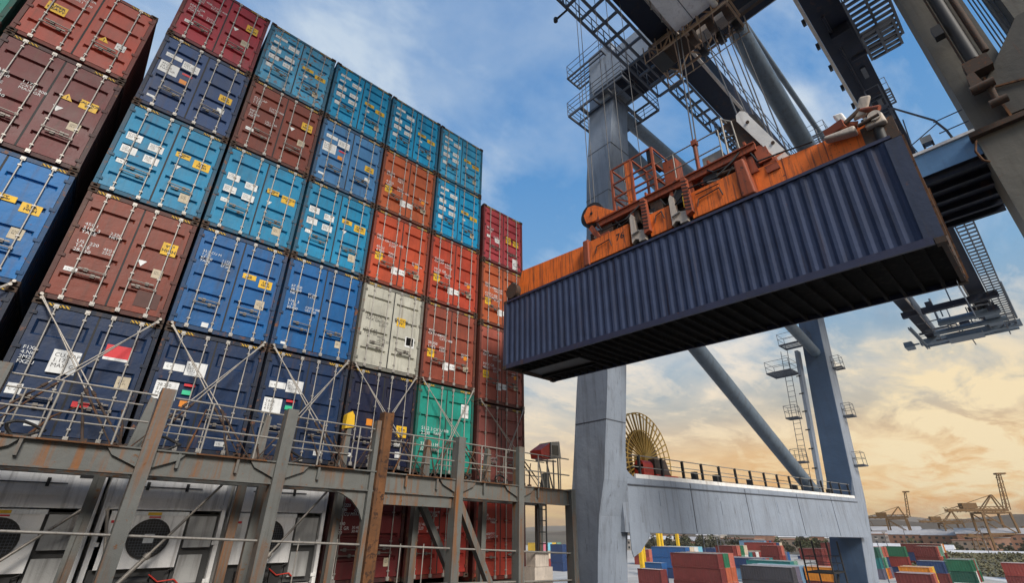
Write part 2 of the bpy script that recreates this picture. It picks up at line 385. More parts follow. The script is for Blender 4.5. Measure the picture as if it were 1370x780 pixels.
# decal layouts: (leaf, kind, u on the leaf, z as share of the height, width, height)
def layout(kind, rng):
    D = []
    T = lambda leaf, u, z, n, s: D.append((leaf, 'text', u, z, None, s, marking(rng, n)))
    if kind == 'stickers':          # rows of white plates, two yellow placards
        for u, z in ((.10,.58),(.10,.43),(.62,.55),(.62,.41)): D.append((0,'white',u,z,.34,.24))
        D += [(0,'white',.12,.31,.22,.13),(1,'yellow',.12,.60,.36,.17),(1,'yellow',.58,.55,.42,.28),(1,'trid',.18,.46,.16,None),(1,'cream',.55,.14,.24,.28)]
    elif kind == 'topstickers':
        D += [(0,'white',.12,.80,.42,.12),(0,'white',.62,.72,.38,.20),(0,'white',.12,.70,.24,.10)]
        for u, z in ((.10,.56),(.10,.43),(.60,.52),(.60,.40)): D.append((0,'white',u,z,.34,.20))
        D += [(0,'white',.1,.28,.20,.17),(1,'yellow',.12,.54,.40,.15),(1,'yellow',.60,.49,.40,.20),(1,'white',.2,.42,.16,.1),(1,'cream',.66,.18,.20,.22)]
    elif kind == 'red':
        T(0,.10,.73,3,.115); T(0,.62,.68,2,.105); T(0,.10,.53,3,.115); T(0,.62,.47,2,.105)
        D += [(1,'yellow',.60,.62,.36,.32),(1,'trid',.24,.52,.18,None),(1,'cream',.60,.36,.24,.26),(0,'white',.14,.26,.24,.12)]
    elif kind == 'brown2':
        T(0,.12,.66,3,.12); T(0,.64,.64,2,.10); T(0,.12,.50,3,.12); T(0,.64,.49,2,.10)
        D += [(1,'yellow',.60,.60,.34,.36),(1,'trid',.22,.44,.20,None),(1,'cream',.60,.37,.22,.25),(0,'white',.12,.25,.24,.11),(1,'darkpatch',.46,.10,.50,.42)]
    elif kind == 'hazardred':
        T(0,.10,.80,3,.11); T(0,.6,.76,3,.11)
        D += [(0,'yellow',.22,.42,.40,.32),(1,'tri',.28,.36,.22,None),(1,'white',.66,.34,.22,.24)]
    elif kind == 'maroon2':
        T(0,.08,.62,4,.12); T(0,.62,.60,3,.11); T(0,.10,.44,3,.12)
        D += [(1,'tri',.22,.60,.24,None),(1,'yellow',.60,.58,.36,.28),(1,'trid',.18,.46,.20,None),(1,'cream',.60,.34,.24,.26)]
    elif kind == 'bluetext':
        T(0,.12,.74,4,.105); T(0,.64,.70,3,.09)
        D += [(1,'yellow',.12,.60,.36,.16),(1,'yellow',.58,.55,.36,.26),(1,'cream',.62,.33,.24,.28),(0,'white',.62,.05,.16,.13)]
    elif kind == 'bluetext2':
        T(0,.10,.66,3,.12); T(0,.64,.62,2,.10); T(0,.10,.50,3,.12); T(0,.64,.47,2,.10)
        D += [(1,'cream',.62,.14,.18,.22),(0,'white',.16,.06,.14,.07)]
    elif kind == 'wide':
        D += [(0,'white',.10,.70,.42,.15),(0,'white',.56,.64,.44,.30),(0,'white',.06,.48,.48,.42),(0,'orangest',.64,.44,.18,.16),(0,'redst',.64,.56,.26,.07),
              (1,'yellow',.58,.46,.36,.26),(1,'white',.64,.30,.20,.18),(0,'white',.10,.12,.2,.08)]
    elif kind == 'navyred':
        D.append((0,'text',.08,.62,None,.11,'F1X0\n4.N6\n2M20\nFXZU'))
        D += [(0,'white',.58,.48,.48,.52),(1,'redst',.30,.66,.50,.30),(1,'white',.30,.638,.50,.065),(1,'cream',.70,.42,.26,.32),(0,'white',.12,.30,.24,.22),(0,'white',.62,.10,.24,.12),(1,'redst',.1,.26,.3,.12)]
    elif kind == 'navywhite':
        D += [(0,'white',.12,.64,.44,.18),(0,'white',.58,.62,.46,.36),(0,'white',.08,.40,.48,.44),(0,'mint',.66,.46,.20,.11),(0,'orangest',.68,.36,.16,.15),(0,'redst',.66,.53,.24,.06),(1,'white',.55,.08,.22,.12)]
    elif kind == 'navydark':
        D += [(1,'yellow',.58,.34,.38,.36),(0,'orangest',.64,.42,.2,.2),(1,'white',.55,.24,.22,.12),(1,'white',.62,.13,.2,.18),(0,'white',.1,.1,.2,.1)]
    elif kind == 'greytext':
        for u, z in ((.14,.58),(.14,.42),(.62,.54),(.62,.36)): D.append((0,'ink',u,z,None,.13,marking(rng,2)))
        D += [(1,'yellow',.16,.56,.34,.32),(1,'white',.56,.34,.36,.38),(1,'darkpatch',.60,.36,.28,.30)]
    elif kind == 'orange':
        T(0,.10,.62,2,.13); T(0,.60,.58,2,.13); T(0,.12,.46,2,.15); T(0,.62,.43,2,.12); T(1,.5,.42,2,.10)
        D += [(0,'yellow',.12,.30,.30,.30),(0,'white',.82,.18,.24,.30),(1,'white',.0,.20,.26,.22),(1,'cream',.62,.22,.24,.2),(1,'orangest',.62,.36,.16,.16)]
    elif kind == 'green':
        T(0,.14,.46,2,.16); T(0,.62,.46,2,.14); T(0,.14,.29,2,.16)
        D += [(1,'white',.62,.66,.34,.48),(1,'white',.5,.24,.36,.1),(1,'white',.66,.14,.18,.2)]
    elif kind == 'maroonlow':
        T(0,.12,.32,2,.13); T(0,.62,.30,2,.10)
        D += [(0,'yellow',.16,.16,.16,.12),(1,'white',.7,.1,.12,.2)]
    elif kind == 'rosey':
        T(0,.10,.58,2,.15); T(0,.52,.46,2,.13)
        D += [(0,'white',.12,.42,.2,.14),(0,'white',.6,.38,.26,.22),(1,'yellow',.14,.46,.30,.36),(1,'yellow',.58,.46,.34,.3),(1,'white',.55,.04,.3,.55)]
    return D

def container(x, z, H, colour, style, deco, label, seed, y=0.0, group=None):
    rng = random.Random(seed)
    t = thing('shipping_container', label, 'container', (x, y, z), group=group)
    P, F = cpaint(colour), frpaint(colour); k = round(H, 2)
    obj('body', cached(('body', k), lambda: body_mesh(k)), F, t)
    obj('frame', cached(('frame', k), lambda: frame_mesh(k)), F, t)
    cm = cached('casting', casting_mesh)
    for cx in (0, W-.178):
        for cz in (0, k-.118): obj('corner_casting', cm, M['casting'], t, (cx, 0, cz))
    lm = cached(('leaf', k, style), lambda: leaf_mesh(k, style)); bm = cached(('bar', k), lambda: lockbar_mesh(k)); hm = cached('handle', handle_mesh)
    leaves = []
    for li, lx in enumerate((.115, W-.115-1.085)):
        d = obj('door', lm, P, t, (lx, 0, 0)); leaves.append(d)
        for bi, bx in enumerate((.30, .86) if li == 0 else (.225, .785)):
            obj('locking_bar', bm, M['bar'], d, (bx, 0, 0))
            hz = k*.25 + (.13 if (bi + li) % 2 else 0) + rng.uniform(-.03, .03)
            ho = obj('door_handle', hm, M['handle'], d, (bx, 0, hz))
            if bi == 1: ho.rotation_euler = (0, R(180), 0)
    m = cached(('gasket', k), lambda: rect_mesh(.042, k-.30, 'door_seal')); obj('door_seal', m, M['gasket'], t, (W/2-.021, .034, .15))
    for hx in (.19, W-.19-.46):
        obj('hazard_strip', cached('hz', lambda: rect_mesh(.46, .06, 'hazard_strip')), M['hazard'], t, (hx, .018, k-.105))
    for q in layout(deco, rng):
        leaf, kd, u, zz, w, h = q[:6]
        add_decal(leaves[leaf], kd, u, zz*k, w, h, rng, txt=q[6] if len(q) > 6 else None)
    return t

TZ = [1.60, 4.646, 7.776, 10.832, 13.811, 16.734]          # tier levels of the main block
TZ6 = [1.42, 4.33, 7.60, 10.60, 13.60]                      # the last column sits a little lower
TZL = [1.62, 4.78, 8.01, 11.26, 14.12]                      # block on the left
G = .028
cols = {
 0: [('navy','C','navyred','dark navy container with red sticker on its right door behind the lashing rods'),
     ('brown','B','brown2','rust brown container directly above the navy one with red sticker'),
     ('teal','A','stickers','dark teal container with four white plates between navy blue and brown ones'),
     ('indigo','B','wide','dusty indigo container just below the topmost crimson one'),
     ('crimson','B','red','crimson container topping the tall stack nearest the dark gap')],
 1: [('navy','C','navywhite','navy container with green and orange stickers on the left door'),
     ('royal','A','bluetext','royal blue container right of the rust brown one, with white lettering'),
     ('teal','B','stickers','teal container with white plates beneath the maroon brown one'),
     ('brown','B','red','maroon brown container beneath the rusty sky blue one'),
     ('skyrust','A','topstickers','sky blue container with big rust patches at top of stack')],
 2: [('navy','C','navywhite','navy container under the royal blue one left of the rusted post'),
     ('royal','B','bluetext2','royal blue container without yellow placard, left of the grey one'),
     ('teal','A','stickers','teal container with blank white plates left of the red orange one'),
     ('steel','B','wide','pale steel blue container left of the burnt orange one'),
     ('tealbright','A','topstickers','bright teal container on stack top above the steel blue one')],
 3: [('darknavy','C','navydark','very dark navy container with yellow placard behind the rusted post'),
     ('grey','B','greytext','light grey container with black lettering, the only grey one'),
     ('orange','B','orange','bright red orange container right above the light grey one'),
     ('burnt','B','orange','burnt orange container beneath a teal one with white stickers'),
     ('tealbright','A','topstickers','bright teal container on stack top above the burnt orange one')],
 4: [('green','B','green','sea green container behind the lashing bridge, lowest in its stack'),
     ('rust','B','orange','rust red container standing on the sea green one'),
     ('vermilion','B','orange','vermilion container between the teal one and the rust red one'),
     ('tealbright','A','topstickers','teal container with white stickers just above the vermilion one'),
     ('sky','D','topstickers','faded sky blue container at the highest right corner of stack')],
 5: [('dullred','B','maroonlow','dull maroon container at stack end, lowest one above the bridge beam'),
     ('redbrown','B','orange','brownish red container partly hidden by the end of hanging container'),
     ('burnt','B','orange','orange container beside spreader end below the rose red one'),
     ('rose','D','rosey','rose red container on the lower top of last stack')],
}
for c, lst in cols.items():
    tz = TZ6 if c == 5 else TZ
    for i, (colr, st, deco, lab) in enumerate(lst):
        container(c*2.5 + .03 + (.1 if c == 5 else 0), tz[i] + G/2, tz[i+1] - tz[i] - G, colr, st, deco, lab, 100 + c*10 + i)
left = [(-1, 0, 'navy','C','navywhite','shadowed navy container at left picture edge beneath the bright blue one'),
        (-1, 1, 'blue','B','bluetext','bright blue container left of the dark gap, beneath the maroon one'),
        (-1, 2, 'maroon','B','maroon2','deep maroon container with yellow warning triangle beneath the orange red one'),
        (-1, 3, 'brick','B','hazardred','orange red container with yellow warning triangle topping the left stack'),
        (-2, 2, 'teal','B','stickers','dark teal container barely seen beneath the green corner one'),
        (-2, 3, 'green','B','green','green container cut off by the upper left picture corner')]
CC['brick'] = (.36,.055,.03)
for c, i, colr, st, deco, lab in left:
    container(-2.71 if c == -1 else -5.27, TZL[i] + G/2, TZL[i+1] - TZL[i] - G, colr, st, deco, lab, 300 + c*10 + i)

# lowest tier, under the walkway
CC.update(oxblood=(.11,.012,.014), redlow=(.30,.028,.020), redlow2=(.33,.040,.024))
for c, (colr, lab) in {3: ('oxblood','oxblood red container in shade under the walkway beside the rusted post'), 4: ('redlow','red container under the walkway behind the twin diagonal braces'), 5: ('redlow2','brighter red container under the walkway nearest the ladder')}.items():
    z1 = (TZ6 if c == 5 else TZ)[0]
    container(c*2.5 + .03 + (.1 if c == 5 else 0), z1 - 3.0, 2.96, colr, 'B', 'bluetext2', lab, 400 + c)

def reefer(x, z, H, label, tri=False):
    t = thing('refrigerated_container', label, 'container', (x, 0, z))
    F = M['reefer']
    obj('body', cached(('body', H), lambda: body_mesh(H)), F, t); obj('frame', cached(('frame', H), lambda: frame_mesh(H)), F, t)
    cm = cached('casting', casting_mesh)
    for cx in (0, W-.178):
        for cz in (0, H-.118): obj('corner_casting', cm, M['casting'], t, (cx, 0, cz))
    def top():
        m = MB(); m.box((.11,.03,H*.60),(W-.11,.10,H-.13)); m.box((.45,.018,H*.68),(1.75,.03,H-.30)); return m.recalc(m.mesh('evaporator_panel'))
    p = obj('evaporator_panel', cached(('rtop', H), top), F, t)
    def latch():
        m = MB(); m.tube((.45,.0,0),(1.80,.0,0),.012,6)
        for u in (.70, 1.48): m.box((u-.03,-.02,-.07),(u+.03,.02,.10))
        return m.mesh('latch_bar')
    obj('latch_bar', cached('rlatch', latch), M['dark'], p, (0, .0, H*.76))
    def cond():
        m = MB(); m.box((.20,.012,H*.21),(1.64,.09,H*.59)); return m.mesh('condenser_panel')
    cpn = obj('condenser_panel', cached(('rcond', H), cond), F, t)
    def strip():
        m = MB(); m.box((.20,.0,0),(1.66,.012,.09)); return m.mesh('top_strip')
    obj('top_strip', cached('rstrip', strip), M['white'], cpn, (0, 0, H*.56))
    obj('placard', cached(('dec','yellow',.26,.06), lambda: rect_mesh(.26,.06,'placard')), M['yellow'], cpn, (.86,-.002,H*.563))
    obj('sticker', cached(('dec','redst',.22,.03), lambda: rect_mesh(.22,.03,'sticker')), M['redst'], cpn, (.9,.010,H*.545))
    obj('sticker', cached(('dec','redst',.10,.05), lambda: rect_mesh(.10,.05,'sticker')), M['redst'], cpn, (.24,.010,H*.51))
    def ring():
        m = MB(); n = 28
        for i in range(n):
            a, b = 2*math.pi*i/n, 2*math.pi*(i+1)/n
            for r0, r1, y0, y1 in ((.40,.36,-.03,-.03),(.40,.40,.012,-.03),(.36,.36,-.03,.0)):
                m.face([(r0*math.cos(a),y0,r0*math.sin(a)),(r0*math.cos(b),y0,r0*math.sin(b)),(r1*math.cos(b),y1,r1*math.sin(b)),(r1*math.cos(a),y1,r1*math.sin(a))])
        return m.mesh('fan_ring')
    fan = obj('fan', cached('fandisc', lambda: MB().tube((0,.011,0),(0,.004,0),.385,28).mesh('fan')), M['black'], cpn, (1.0, 0, H*.405))
    obj('fan_ring', cached('fanring', ring), M['dark'], cpn, (1.0, 0, H*.405))
    def grille():
        m = MB()
        for k in range(-6, 7):
            a = k*.055; l = math.sqrt(max(.0, .36**2 - a*a))
            m.box((-l,-.030,a-.004),(l,-.024,a+.004)); m.box((a-.004,-.024,-l),(a+.004,-.018,l))
        return m.mesh('fan_grille')
    obj('fan_grille', cached('fgr', grille), M['steel'], cpn, (1.0, 0, H*.405))
    obj('data_plate', cached(('dec','cream',.19,.18), lambda: rect_mesh(.19,.18,'data_plate')), M['white'], cpn, (.905, -.034, H*.375))
    def recess():
        m = MB(); m.box((1.62,.14,H*.06),(W-.12,.16,H*.575)); m.box((.14,.14,H*.05),(1.60,.16,H*.21)); return m.mesh('recess')
    obj('recess', cached(('rrec', H), recess), plain('recess_grey', (.045,.045,.045)), t)
    def cbox():
        m = MB(); m.box((1.70,.02,H*.34),(2.26,.13,H*.56)); m.box((1.68,.03,H*.10),(2.15,.12,H*.29)); return m.mesh('control_box')
    obj('control_box', cached(('rcb', H), cbox), paint('box_grey', (.36,.36,.35), rust=.3, dirt=.6, rough=.5), t)
    def comp():
        m = MB(); m.tube((.45,.08,H*.12),(1.2,.08,H*.12),.12,12); m.box((1.25,.03,H*.06),(1.5,.13,H*.19)); m.path([(1.2,.06,H*.14),(1.62,.05,H*.2),(1.64,.05,H*.4)],.015); return m.mesh('compressor')
    obj('compressor', cached(('rcmp', H), comp), M['dark'], t)
    def cable():
        m = MB(); m.path([(1.2,-.01,H*.17),(1.4,-.02,H*.12),(1.7,-.02,H*.13),(1.8,-.01,H*.10)],.016); return m.mesh('power_cable')
    obj('power_cable', cached(('rcab', H), cable), M['redpaint'], t)
    if tri: add_decal(p, 'tri', 1.50, H*.83, .26, None, ymark=.026); obj('sticker', cached(('dec','darkpatch',.3,.1), lambda: rect_mesh(.26,.2,'sticker')), M['gasket'], p, (1.95,.026,H*.80))
    return t
reefer(.03, TZ[0]-3.0, 2.96, 'white refrigerated container with orange warning triangle at left edge', True)
reefer(2.53, TZ[0]-3.0, 2.96, 'white refrigerated container between two sloping grey bridge posts')
reefer(5.03, TZ[0]-3.0, 2.96, 'white refrigerated container next to the oxblood red one')

# ------------------------------------------------------------------ lashing bridge in front of the stack
YF, YB = -2.0, -.78
LB = thing('lashing_bridge', 'grey rust streaked steel lashing bridge with railings in front of the container stack', 'walkway', (0,0,0), (0, .0175, 0))
X0, X1 = -4.5, 15.25
def ibeam(m, y, z0, z1, x0, x1, t=.10):
    m.box((x0, y-t/2, z0+.03), (x1, y+t/2, z1-.03)); m.box((x0, y-.16, z1-.03), (x1, y+.16, z1)); m.box((x0, y-.12, z0), (x1, y+.12, z0+.03))
    return m
ibeam(MB(), YF, .98, 1.47, X0, X1).build('main_beam', M['ship'], LB)
for x_, l_ in ((-1.2,2.0),(1.1,1.2),(3.6,1.4),(6.1,1.0),(8.6,1.5),(11.2,1.1),(13.4,1.4)): MB().box((x_, YF-.166, 1.441), (x_+l_, YF-.1605, 1.469)).build('rust_edge', M['shiprust'], LB)
for x_ in (.9, 3.3, 4.4, 6.2, 8.6, 9.6, 11.3, 13.6):
    MB().box((x_, YF-.14, 1.15), (x_+.05, YF-.052, 1.44)).build('stiffener', M['ship'], LB)
ibeam(MB(), YB, 1.00, 1.46, X0, X1).build('rear_beam', M['ship'], LB)
m = MB()
for i in range(int((X1-X0)/.14)): m.box((X0+i*.14, YF+.165, 1.40), (X0+i*.14+.03, YB-.165, 1.43))
for y in (YF+.166, (YF+YB)/2, YB-.20): m.box((X0, y, 1.34), (X1, y+.03, 1.398))
m.build('deck_grating', M['dark'], LB)
FRONT = [0.25, 2.78, 5.33, 10.36, 12.80, 15.28]
for i, x in enumerate(FRONT):
    top = 2.66 if i < 5 else 1.50
    w = .125 if i < 4 else .11
    m = MB()
    m.box((x-w, YF-.20, -2.2), (x+w, YF-.165, top)); m.box((x-w, YF-.165, -2.2), (x-w+.03, YF+.12, top)); m.box((x+w-.03, YF-.165, -2.2), (x+w, YF+.12, top))
    m.build('post', M['ship'], LB)
    if i < 5:                                              # gusset brackets beside every post
        for s in (-1, 1):
            g = MB(); g.prism([(x+s*w, 1.46), (x+s*(w+.55), 1.46), (x+s*(w+.42), 1.30), (x+s*w, 1.12)], 1, YF-.12, YF-.06)
            g.build('gusset', M['ship'], LB)
m = MB(); x = 7.86
m.box((x-.15, YF-.20, -2.2), (x+.13, YF-.165, 2.98)); m.box((x-.15, YF-.165, -2.2), (x-.12, YF+.1, 3.0)); m.box((x+.10, YF-.165, -2.2), (x+.13, YF+.1, 3.03))
m.build('rusted_post', M['shiprust'], LB)
m = MB(); m.box((x-.30, YF-.14, -2.2), (x-.185, YF+.1, 2.75)); m.build('post', M['ship'], LB)
# haunch under the beam left of the rusted post
m = MB(); m.prism([(6.55,.98),(7.55,.98),(7.55,.30),(7.42,.55),(7.2,.76),(6.9,.90)], 1, YF-.04, YF+.04); m.build('haunch', M['ship'], LB)
m = MB(); m.prism([(7.56,.96),(10.2,.96),(10.2,.70),(7.56,.70)], 1, YF-.05, YF+.05); m.build('web_plate', M['ship'], LB)
for x in (2.62, 5.12, 7.30, 10.0, 12.45):                 # inner posts beside the containers
    m = MB(); m.prism([(x-.13,1.44),(x+.13,1.44),(x+.11,2.66),(x-.01,2.72)], 1, YB-.10, YB+.10); m.build('post', M['ship'], LB)
for x in (2.2, 4.9, 5.35, 7.35, 9.75, 12.3, 14.9):
    m = MB(); m.box((x-.02, YB-.12, -2.2), (x+.15, YB+.12, 1.0)); m.box((x-.05, YB-.15, -2.2), (x+.03, YB-.12, 1.0)); m.build('column', M['ship'], LB)
m = MB(); m.prism([(7.2,2.66),(7.46,2.72),(7.42,3.05),(7.34,3.16),(7.2,3.05)], 1, YB-.14, YB+.1); m.build('yellow_cap', M['yellow'], LB)
for (xa, za), (xb, zb), y in (((10.45, .96), (12.2, -2.0), YF+.02), ((9.75, .98), (11.7, -2.0), YB-.25)):
    m = MB(); m.bar((xa, y, za), (xb, y, zb), .17, .20, up=(0,1,0)); m.build('diagonal_brace', M['ship'], LB)
# railings
spans = [(-3.0, .12), (.40, 2.62), (2.94, 5.17), (5.49, 7.55), (8.04, 10.2), (10.52, 12.66), (12.94, 15.26)]
for a, b in spans:
    m = MB()
    for z in (2.52, 1.97): m.tube((a, YF-.05, z), (b, YF-.05, z), .021, 7)
    for u in (.33, .8): m.tube((a+(b-a)*u, YF-.05, 1.47), (a+(b-a)*u, YF-.05, 2.52), .021, 7)
    m.build('railing', M['rail'], LB)
    m = MB()
    for z in (2.50, 1.98): m.tube((a-.1, YB-.12, z), (b-.1, YB-.12, z), .018, 7)
    m.tube((a+.2, YB-.12, 1.46), (a+.2, YB-.12, 2.50), .018, 6)
    m.build('railing', M['rail'], LB)
m = MB()
for p, q in (((-1, YF-.05, .05), (7.6, YF-.05, -.22)), ((8.1, YF-.05, -.24), (15.2, YF-.05, -.48)), ((8.1, YF-.05, -1.1), (15.2, YF-.05, -1.25))): m.tube(p, q, .026, 7)
for x in (6.1, 7.0, 8.7, 9.4): m.tube((x, YF-.05, -1.8), (x, YF-.05, -.2 if x > 8 else -.1), .015, 6)
m.build('lower_handrail', M['rail'], LB)
m = MB()
for x in (13.85, 14.25): m.tube((x, YF+.15, -2.0), (x, YF+.15, .98), .028, 6)
for k in range(9): m.tube((13.85, YF+.15, -1.9+k*.34), (14.25, YF+.15, -1.9+k*.34), .018, 6)
m.build('ladder', M['dark'], LB)
m = MB(); m.box((13.55, YF, -2.0), (14.35, YF+.5, -.85)); m.box((13.6, YF+.02, -.84), (14.2, YF+.45, -.45)); m.build('locker', M['creamsteel'], LB)
# stowed lashing gear: short turnbuckles and bent hooks along the walkway
for i, x in enumerate((.9, 1.75, 2.35, 3.5, 4.35, 4.95, 5.85, 6.55, 7.15, 8.5, 9.3, 9.85, 10.9, 11.5, 12.1, 13.1, 13.5)):
    m = MB(); s = random.choice((-1, 1)); dx = random.uniform(.15, .55)*s; y = random.uniform(YF+.1, YB-.3)
    m.tube((x, y, 1.47), (x+dx*.5, y+.08, 1.95), .026, 7); m.tube((x+dx*.5, y+.08, 1.95), (x+dx, y+.12, 2.35+random.uniform(-.2,.2)), .017, 6)
    m.box((x-.05, y-.05, 1.44), (x+.05, y+.05, 1.56))
    o = m.build('turnbuckle', M['casting'] if i % 3 else M['shiprust']); o.rotation_euler = (0, .0175, 0)
    tag(o, 'rusty turnbuckle standing loose on the lashing bridge walkway behind the railing', 'turnbuckle', 'turnbuckles stowed along the walkway')
for i, (x, z) in enumerate(((.9, 1.5), (3.05, 1.5), (5.6, 1.5), (10.7, 1.45), (12.2, 1.5))):
    m = MB(); pts = [(x+.28*math.cos(a)*(.9+.15*math.sin(3*a)), YF+.12+.05*math.sin(a*2), z+.12+.16*abs(math.sin(a*.5))*math.sin(a)) for a in [k*.45 for k in range(30)]]
    m.path(pts, .028, 6); o = m.build('cable_coil', M['dark']); o.rotation_euler = (0, .0175, 0)
    tag(o, 'dark coil of cable and chain lying on the lashing bridge beside a post', 'cable', 'cable coils lying beside the bridge posts')
# floodlight set on a stand at the right end
FL = thing('floodlight', 'floodlight with red back and steel housing on a stand at the bridge end', 'floodlight', (14.35, YF+.25, 1.22))
MB().hexa([(-.36,-.25,1.0),(.02,-.25,.98),(.02,.3,.98),(-.36,.3,1.0)], [(-.42,-.25,1.25),(.04,-.25,1.52),(.04,.3,1.52),(-.42,.3,1.25)]).build('lamp_back', M['redpaint'], FL)
m = MB(); m.hexa([(.05,-.28,1.0),(.58,-.28,1.05),(.58,.32,1.05),(.05,.32,1.0)], [(.08,-.28,1.56),(.52,-.28,1.62),(.52,.32,1.62),(.08,.32,1.56)]); m.build('housing', M['bar'], FL)
MB().box((.14,-.296,1.12),(.44,-.284,1.46)).build('lens', M['glass'], FL)
m = MB()
for a, b in (((-.3,0,.93),(-.05,0,0)),((.15,0,.98),(.1,0,0)),((.3,.2,.98),(.62,.2,0)),((.45,0,1.0),(.45,0,0)),((-.42,0,.92),(.6,0,.96)),((.7,0,0),(.7,0,1.35))): m.tube(a, b, .028, 7)
m.build('stand', M['rail'], FL)
o = MB().hexa([(13.6,YF+.3,1.24),(14.05,YF+.3,1.24),(14.05,YF+.4,1.24),(13.6,YF+.4,1.24)], [(13.75,YF+.3,1.75),(13.98,YF+.3,1.78),(13.98,YF+.4,1.78),(13.75,YF+.4,1.75)]).build('canvas_bag', M['ship'])
tag(o, 'grey tool bag standing on the walkway below the floodlight', 'bag'); 
o.location = (.62, 0, 0)

# lashing rods: pairs crossing in front of the lowest visible tier
def rod(p, q, label, group, r=.017):
    p = v3(p); q = v3(q); d = (q-p)
    t = thing('lashing_rod', label, 'lashing rod', p, group=group)
    a = d*.62
    m = MB(); m.tube((0,0,0), a, r, 7); m.tube((0,-.02,0),(0,.05,0), .035, 8); m.build('rod', M['rod'], t)
    m = MB(); m.tube(a, d*.84, r*1.6, 8); m.tube(d*.84, d, r*1.0, 7); m.tube(d*.63, d*.65, r*2.4, 8); m.build('turnbuckle_body', M['casting'] if r < .02 else M['rod'], t)
nm = {-1:'shadowed navy', 0:'red stickered navy', 1:'green stickered navy', 2:'navy', 3:'darkest navy', 4:'sea green', 5:'dull maroon'}
where = {-1:'container at the left picture edge', 0:'container', 1:'container', 2:'container left of the rusted post', 3:'container behind the rusted post', 4:'container', 5:'container at the stack end'}
for c in range(-1, 6):
    x0 = -2.71 if c < 0 else c*2.5 + .03 + (.1 if c == 5 else 0); zt = (TZL[1] if c < 0 else TZ6[1] if c == 5 else TZ[1]) + .05
    for side in (0, 1):
        for twin in (0, 1):
            xa = x0 + (.10 if side == 0 else W - .10); xb = x0 + (W + .05 if side == 0 else -.02)
            sgn = 1 if side == 0 else -1; zlow = 1.50 - .0175*xb
            p = (xa + sgn*.03*twin, -.05 - .03*twin - .02*side, zt + .10*(1-twin) - .06)
            q = (xb - sgn*.20*(1-twin) , YB - .18 - .05*twin - .07*side, zlow)
            rod(p, q, f"{'upper' if twin == side else 'lower'} lashing rod from {'upper left' if side == 0 else 'upper right'} across {nm[c]} {where[c]}", 'lashing rods crossing the container doors', .015)
for xa, za, xb, zb, lab in ((4.95, 1.35, 2.75, -1.6, 'thick rod slanting down left across the middle refrigerated container'), (2.62, .35, 3.1, -1.7, 'thick rod leaning right at the left edge of middle refrigerated container'),
                            (7.5, 1.2, 5.2, -1.6, 'thick rod slanting down left across the refrigerated container nearest the red ones'), (2.35, .5, .3, -1.5, 'thick rod slanting down left across the leftmost refrigerated container')):
    rod((xa, -.30, za), (xb, -.42, zb), lab, 'thick rods across the refrigerated containers', .030)

# ship under the stack
sh = thing('container_ship', 'dark ship hull and hatch deck carrying the container stack', 'ship', (0,0,0))
m = MB(); m.box((-30, -60, -17), (16.2, 70, -3.2)); m.build('hull', M['hull'], sh)
m = MB(); m.box((-22, -30, -3.18), (-1, -17.2, 9.2)); m.build('shade_block', M['hull'], sh)  # unseen block behind the camera, added to shade the lower left of the stack
for z in (1, 4, 7): MB().box((-20, -17.19, z), (-2, -17.15, z+1)).build('window_band', M['glass'], sh)  # glass strips dressing the added shade block
m = MB(); m.box((-30, -.6, -3.15), (15.4, 13, -1.58)); m.build('hatch_cover', M['deck'], sh)

# ------------------------------------------------------------------ hanging container (local origin at its centre, long axis Y)
HROT = (.029, -.013, .009); HLOC = (13.583, -8.012, 6.183)
HR = Matrix.Rotation(HROT[2],4,'Z') @ Matrix.Rotation(HROT[1],4,'Y') @ Matrix.Rotation(HROT[0],4,'X')
hw, hl, hh = 1.31, 6.105, 1.31
HC = thing('hoisted_container', 'dark blue corrugated forty foot container hanging in the air below the orange spreader', 'container', HLOC, HROT)
HP = paint('paint_hang', CC['hang'], rust=.26, dirt=.45, rough=.72, streak=.25, fade=.22, spec=.25)
for s in (-1, 1):
    m = MB(); corrug_wall(m, s*(hw-.035), s, -hl+.30, hl-.16, -hh+.15, hh-.09, pitch=.262, depth=.028); m.build('side_wall', HP, HC, recalc=False)
m = MB(); n = 40
for i in range(n):
    a = -hl+.15 + i*(2*hl-.3)/n; b = a + (2*hl-.3)/n; c = (a+b)/2
    m.face([(-hw+.07,a,hh-.05),(hw-.07,a,hh-.05),(hw-.07,c,hh-.02),(-hw+.07,c,hh-.02)]); m.face([(-hw+.07,c,hh-.02),(hw-.07,c,hh-.02),(hw-.07,b,hh-.05),(-hw+.07,b,hh-.05)])
m.build('roof', HP, HC)
HF = paint('frame_hang', (.030,.034,.075), rust=.42, dirt=.5, rough=.5, streak=.3)
for s in (-1, 1):
    a, b = sorted((s*hw*.998, s*(hw-.07)))
    MB().box((a, -hl+.18, hh-.085), (b, hl-.18, hh-.008)).build('top_rail', HF, HC); MB().box((a, -hl+.18, -hh+.012), (b, hl-.18, -hh+.17)).build('bottom_rail', HF, HC)
for yy in (-1, 1):
    for s in (-1, 1):
        a, b = sorted((s*(hw-.004), s*(hw-.10))); d = .30 if yy < 0 else .16
        c, e = sorted((yy*(hl-.01), yy*(hl-d)))
        MB().box((a, c, -hh+.12), (b, e, hh-.12)).build('corner_post', paint('post_blue', (.034,.046,.085), rust=.55, dirt=.6, rough=.55), HC)
        for z in (-hh, hh-.118):
            obj('corner_casting', cached('casting', casting_mesh), M['casting'], HC, (s*hw if s < 0 else s*hw-.178, (-hl if yy < 0 else hl-.165), z))
for yy in (-hl+.03, hl-.11):
    MB().box((-hw+.18, yy, -hh+.02), (hw-.18, yy+.08, -hh+.14)).build('door_sill', M['casting'], HC); MB().box((-hw+.18, yy, hh-.13), (hw-.18, yy+.08, hh-.02)).build('door_header', M['casting'], HC)
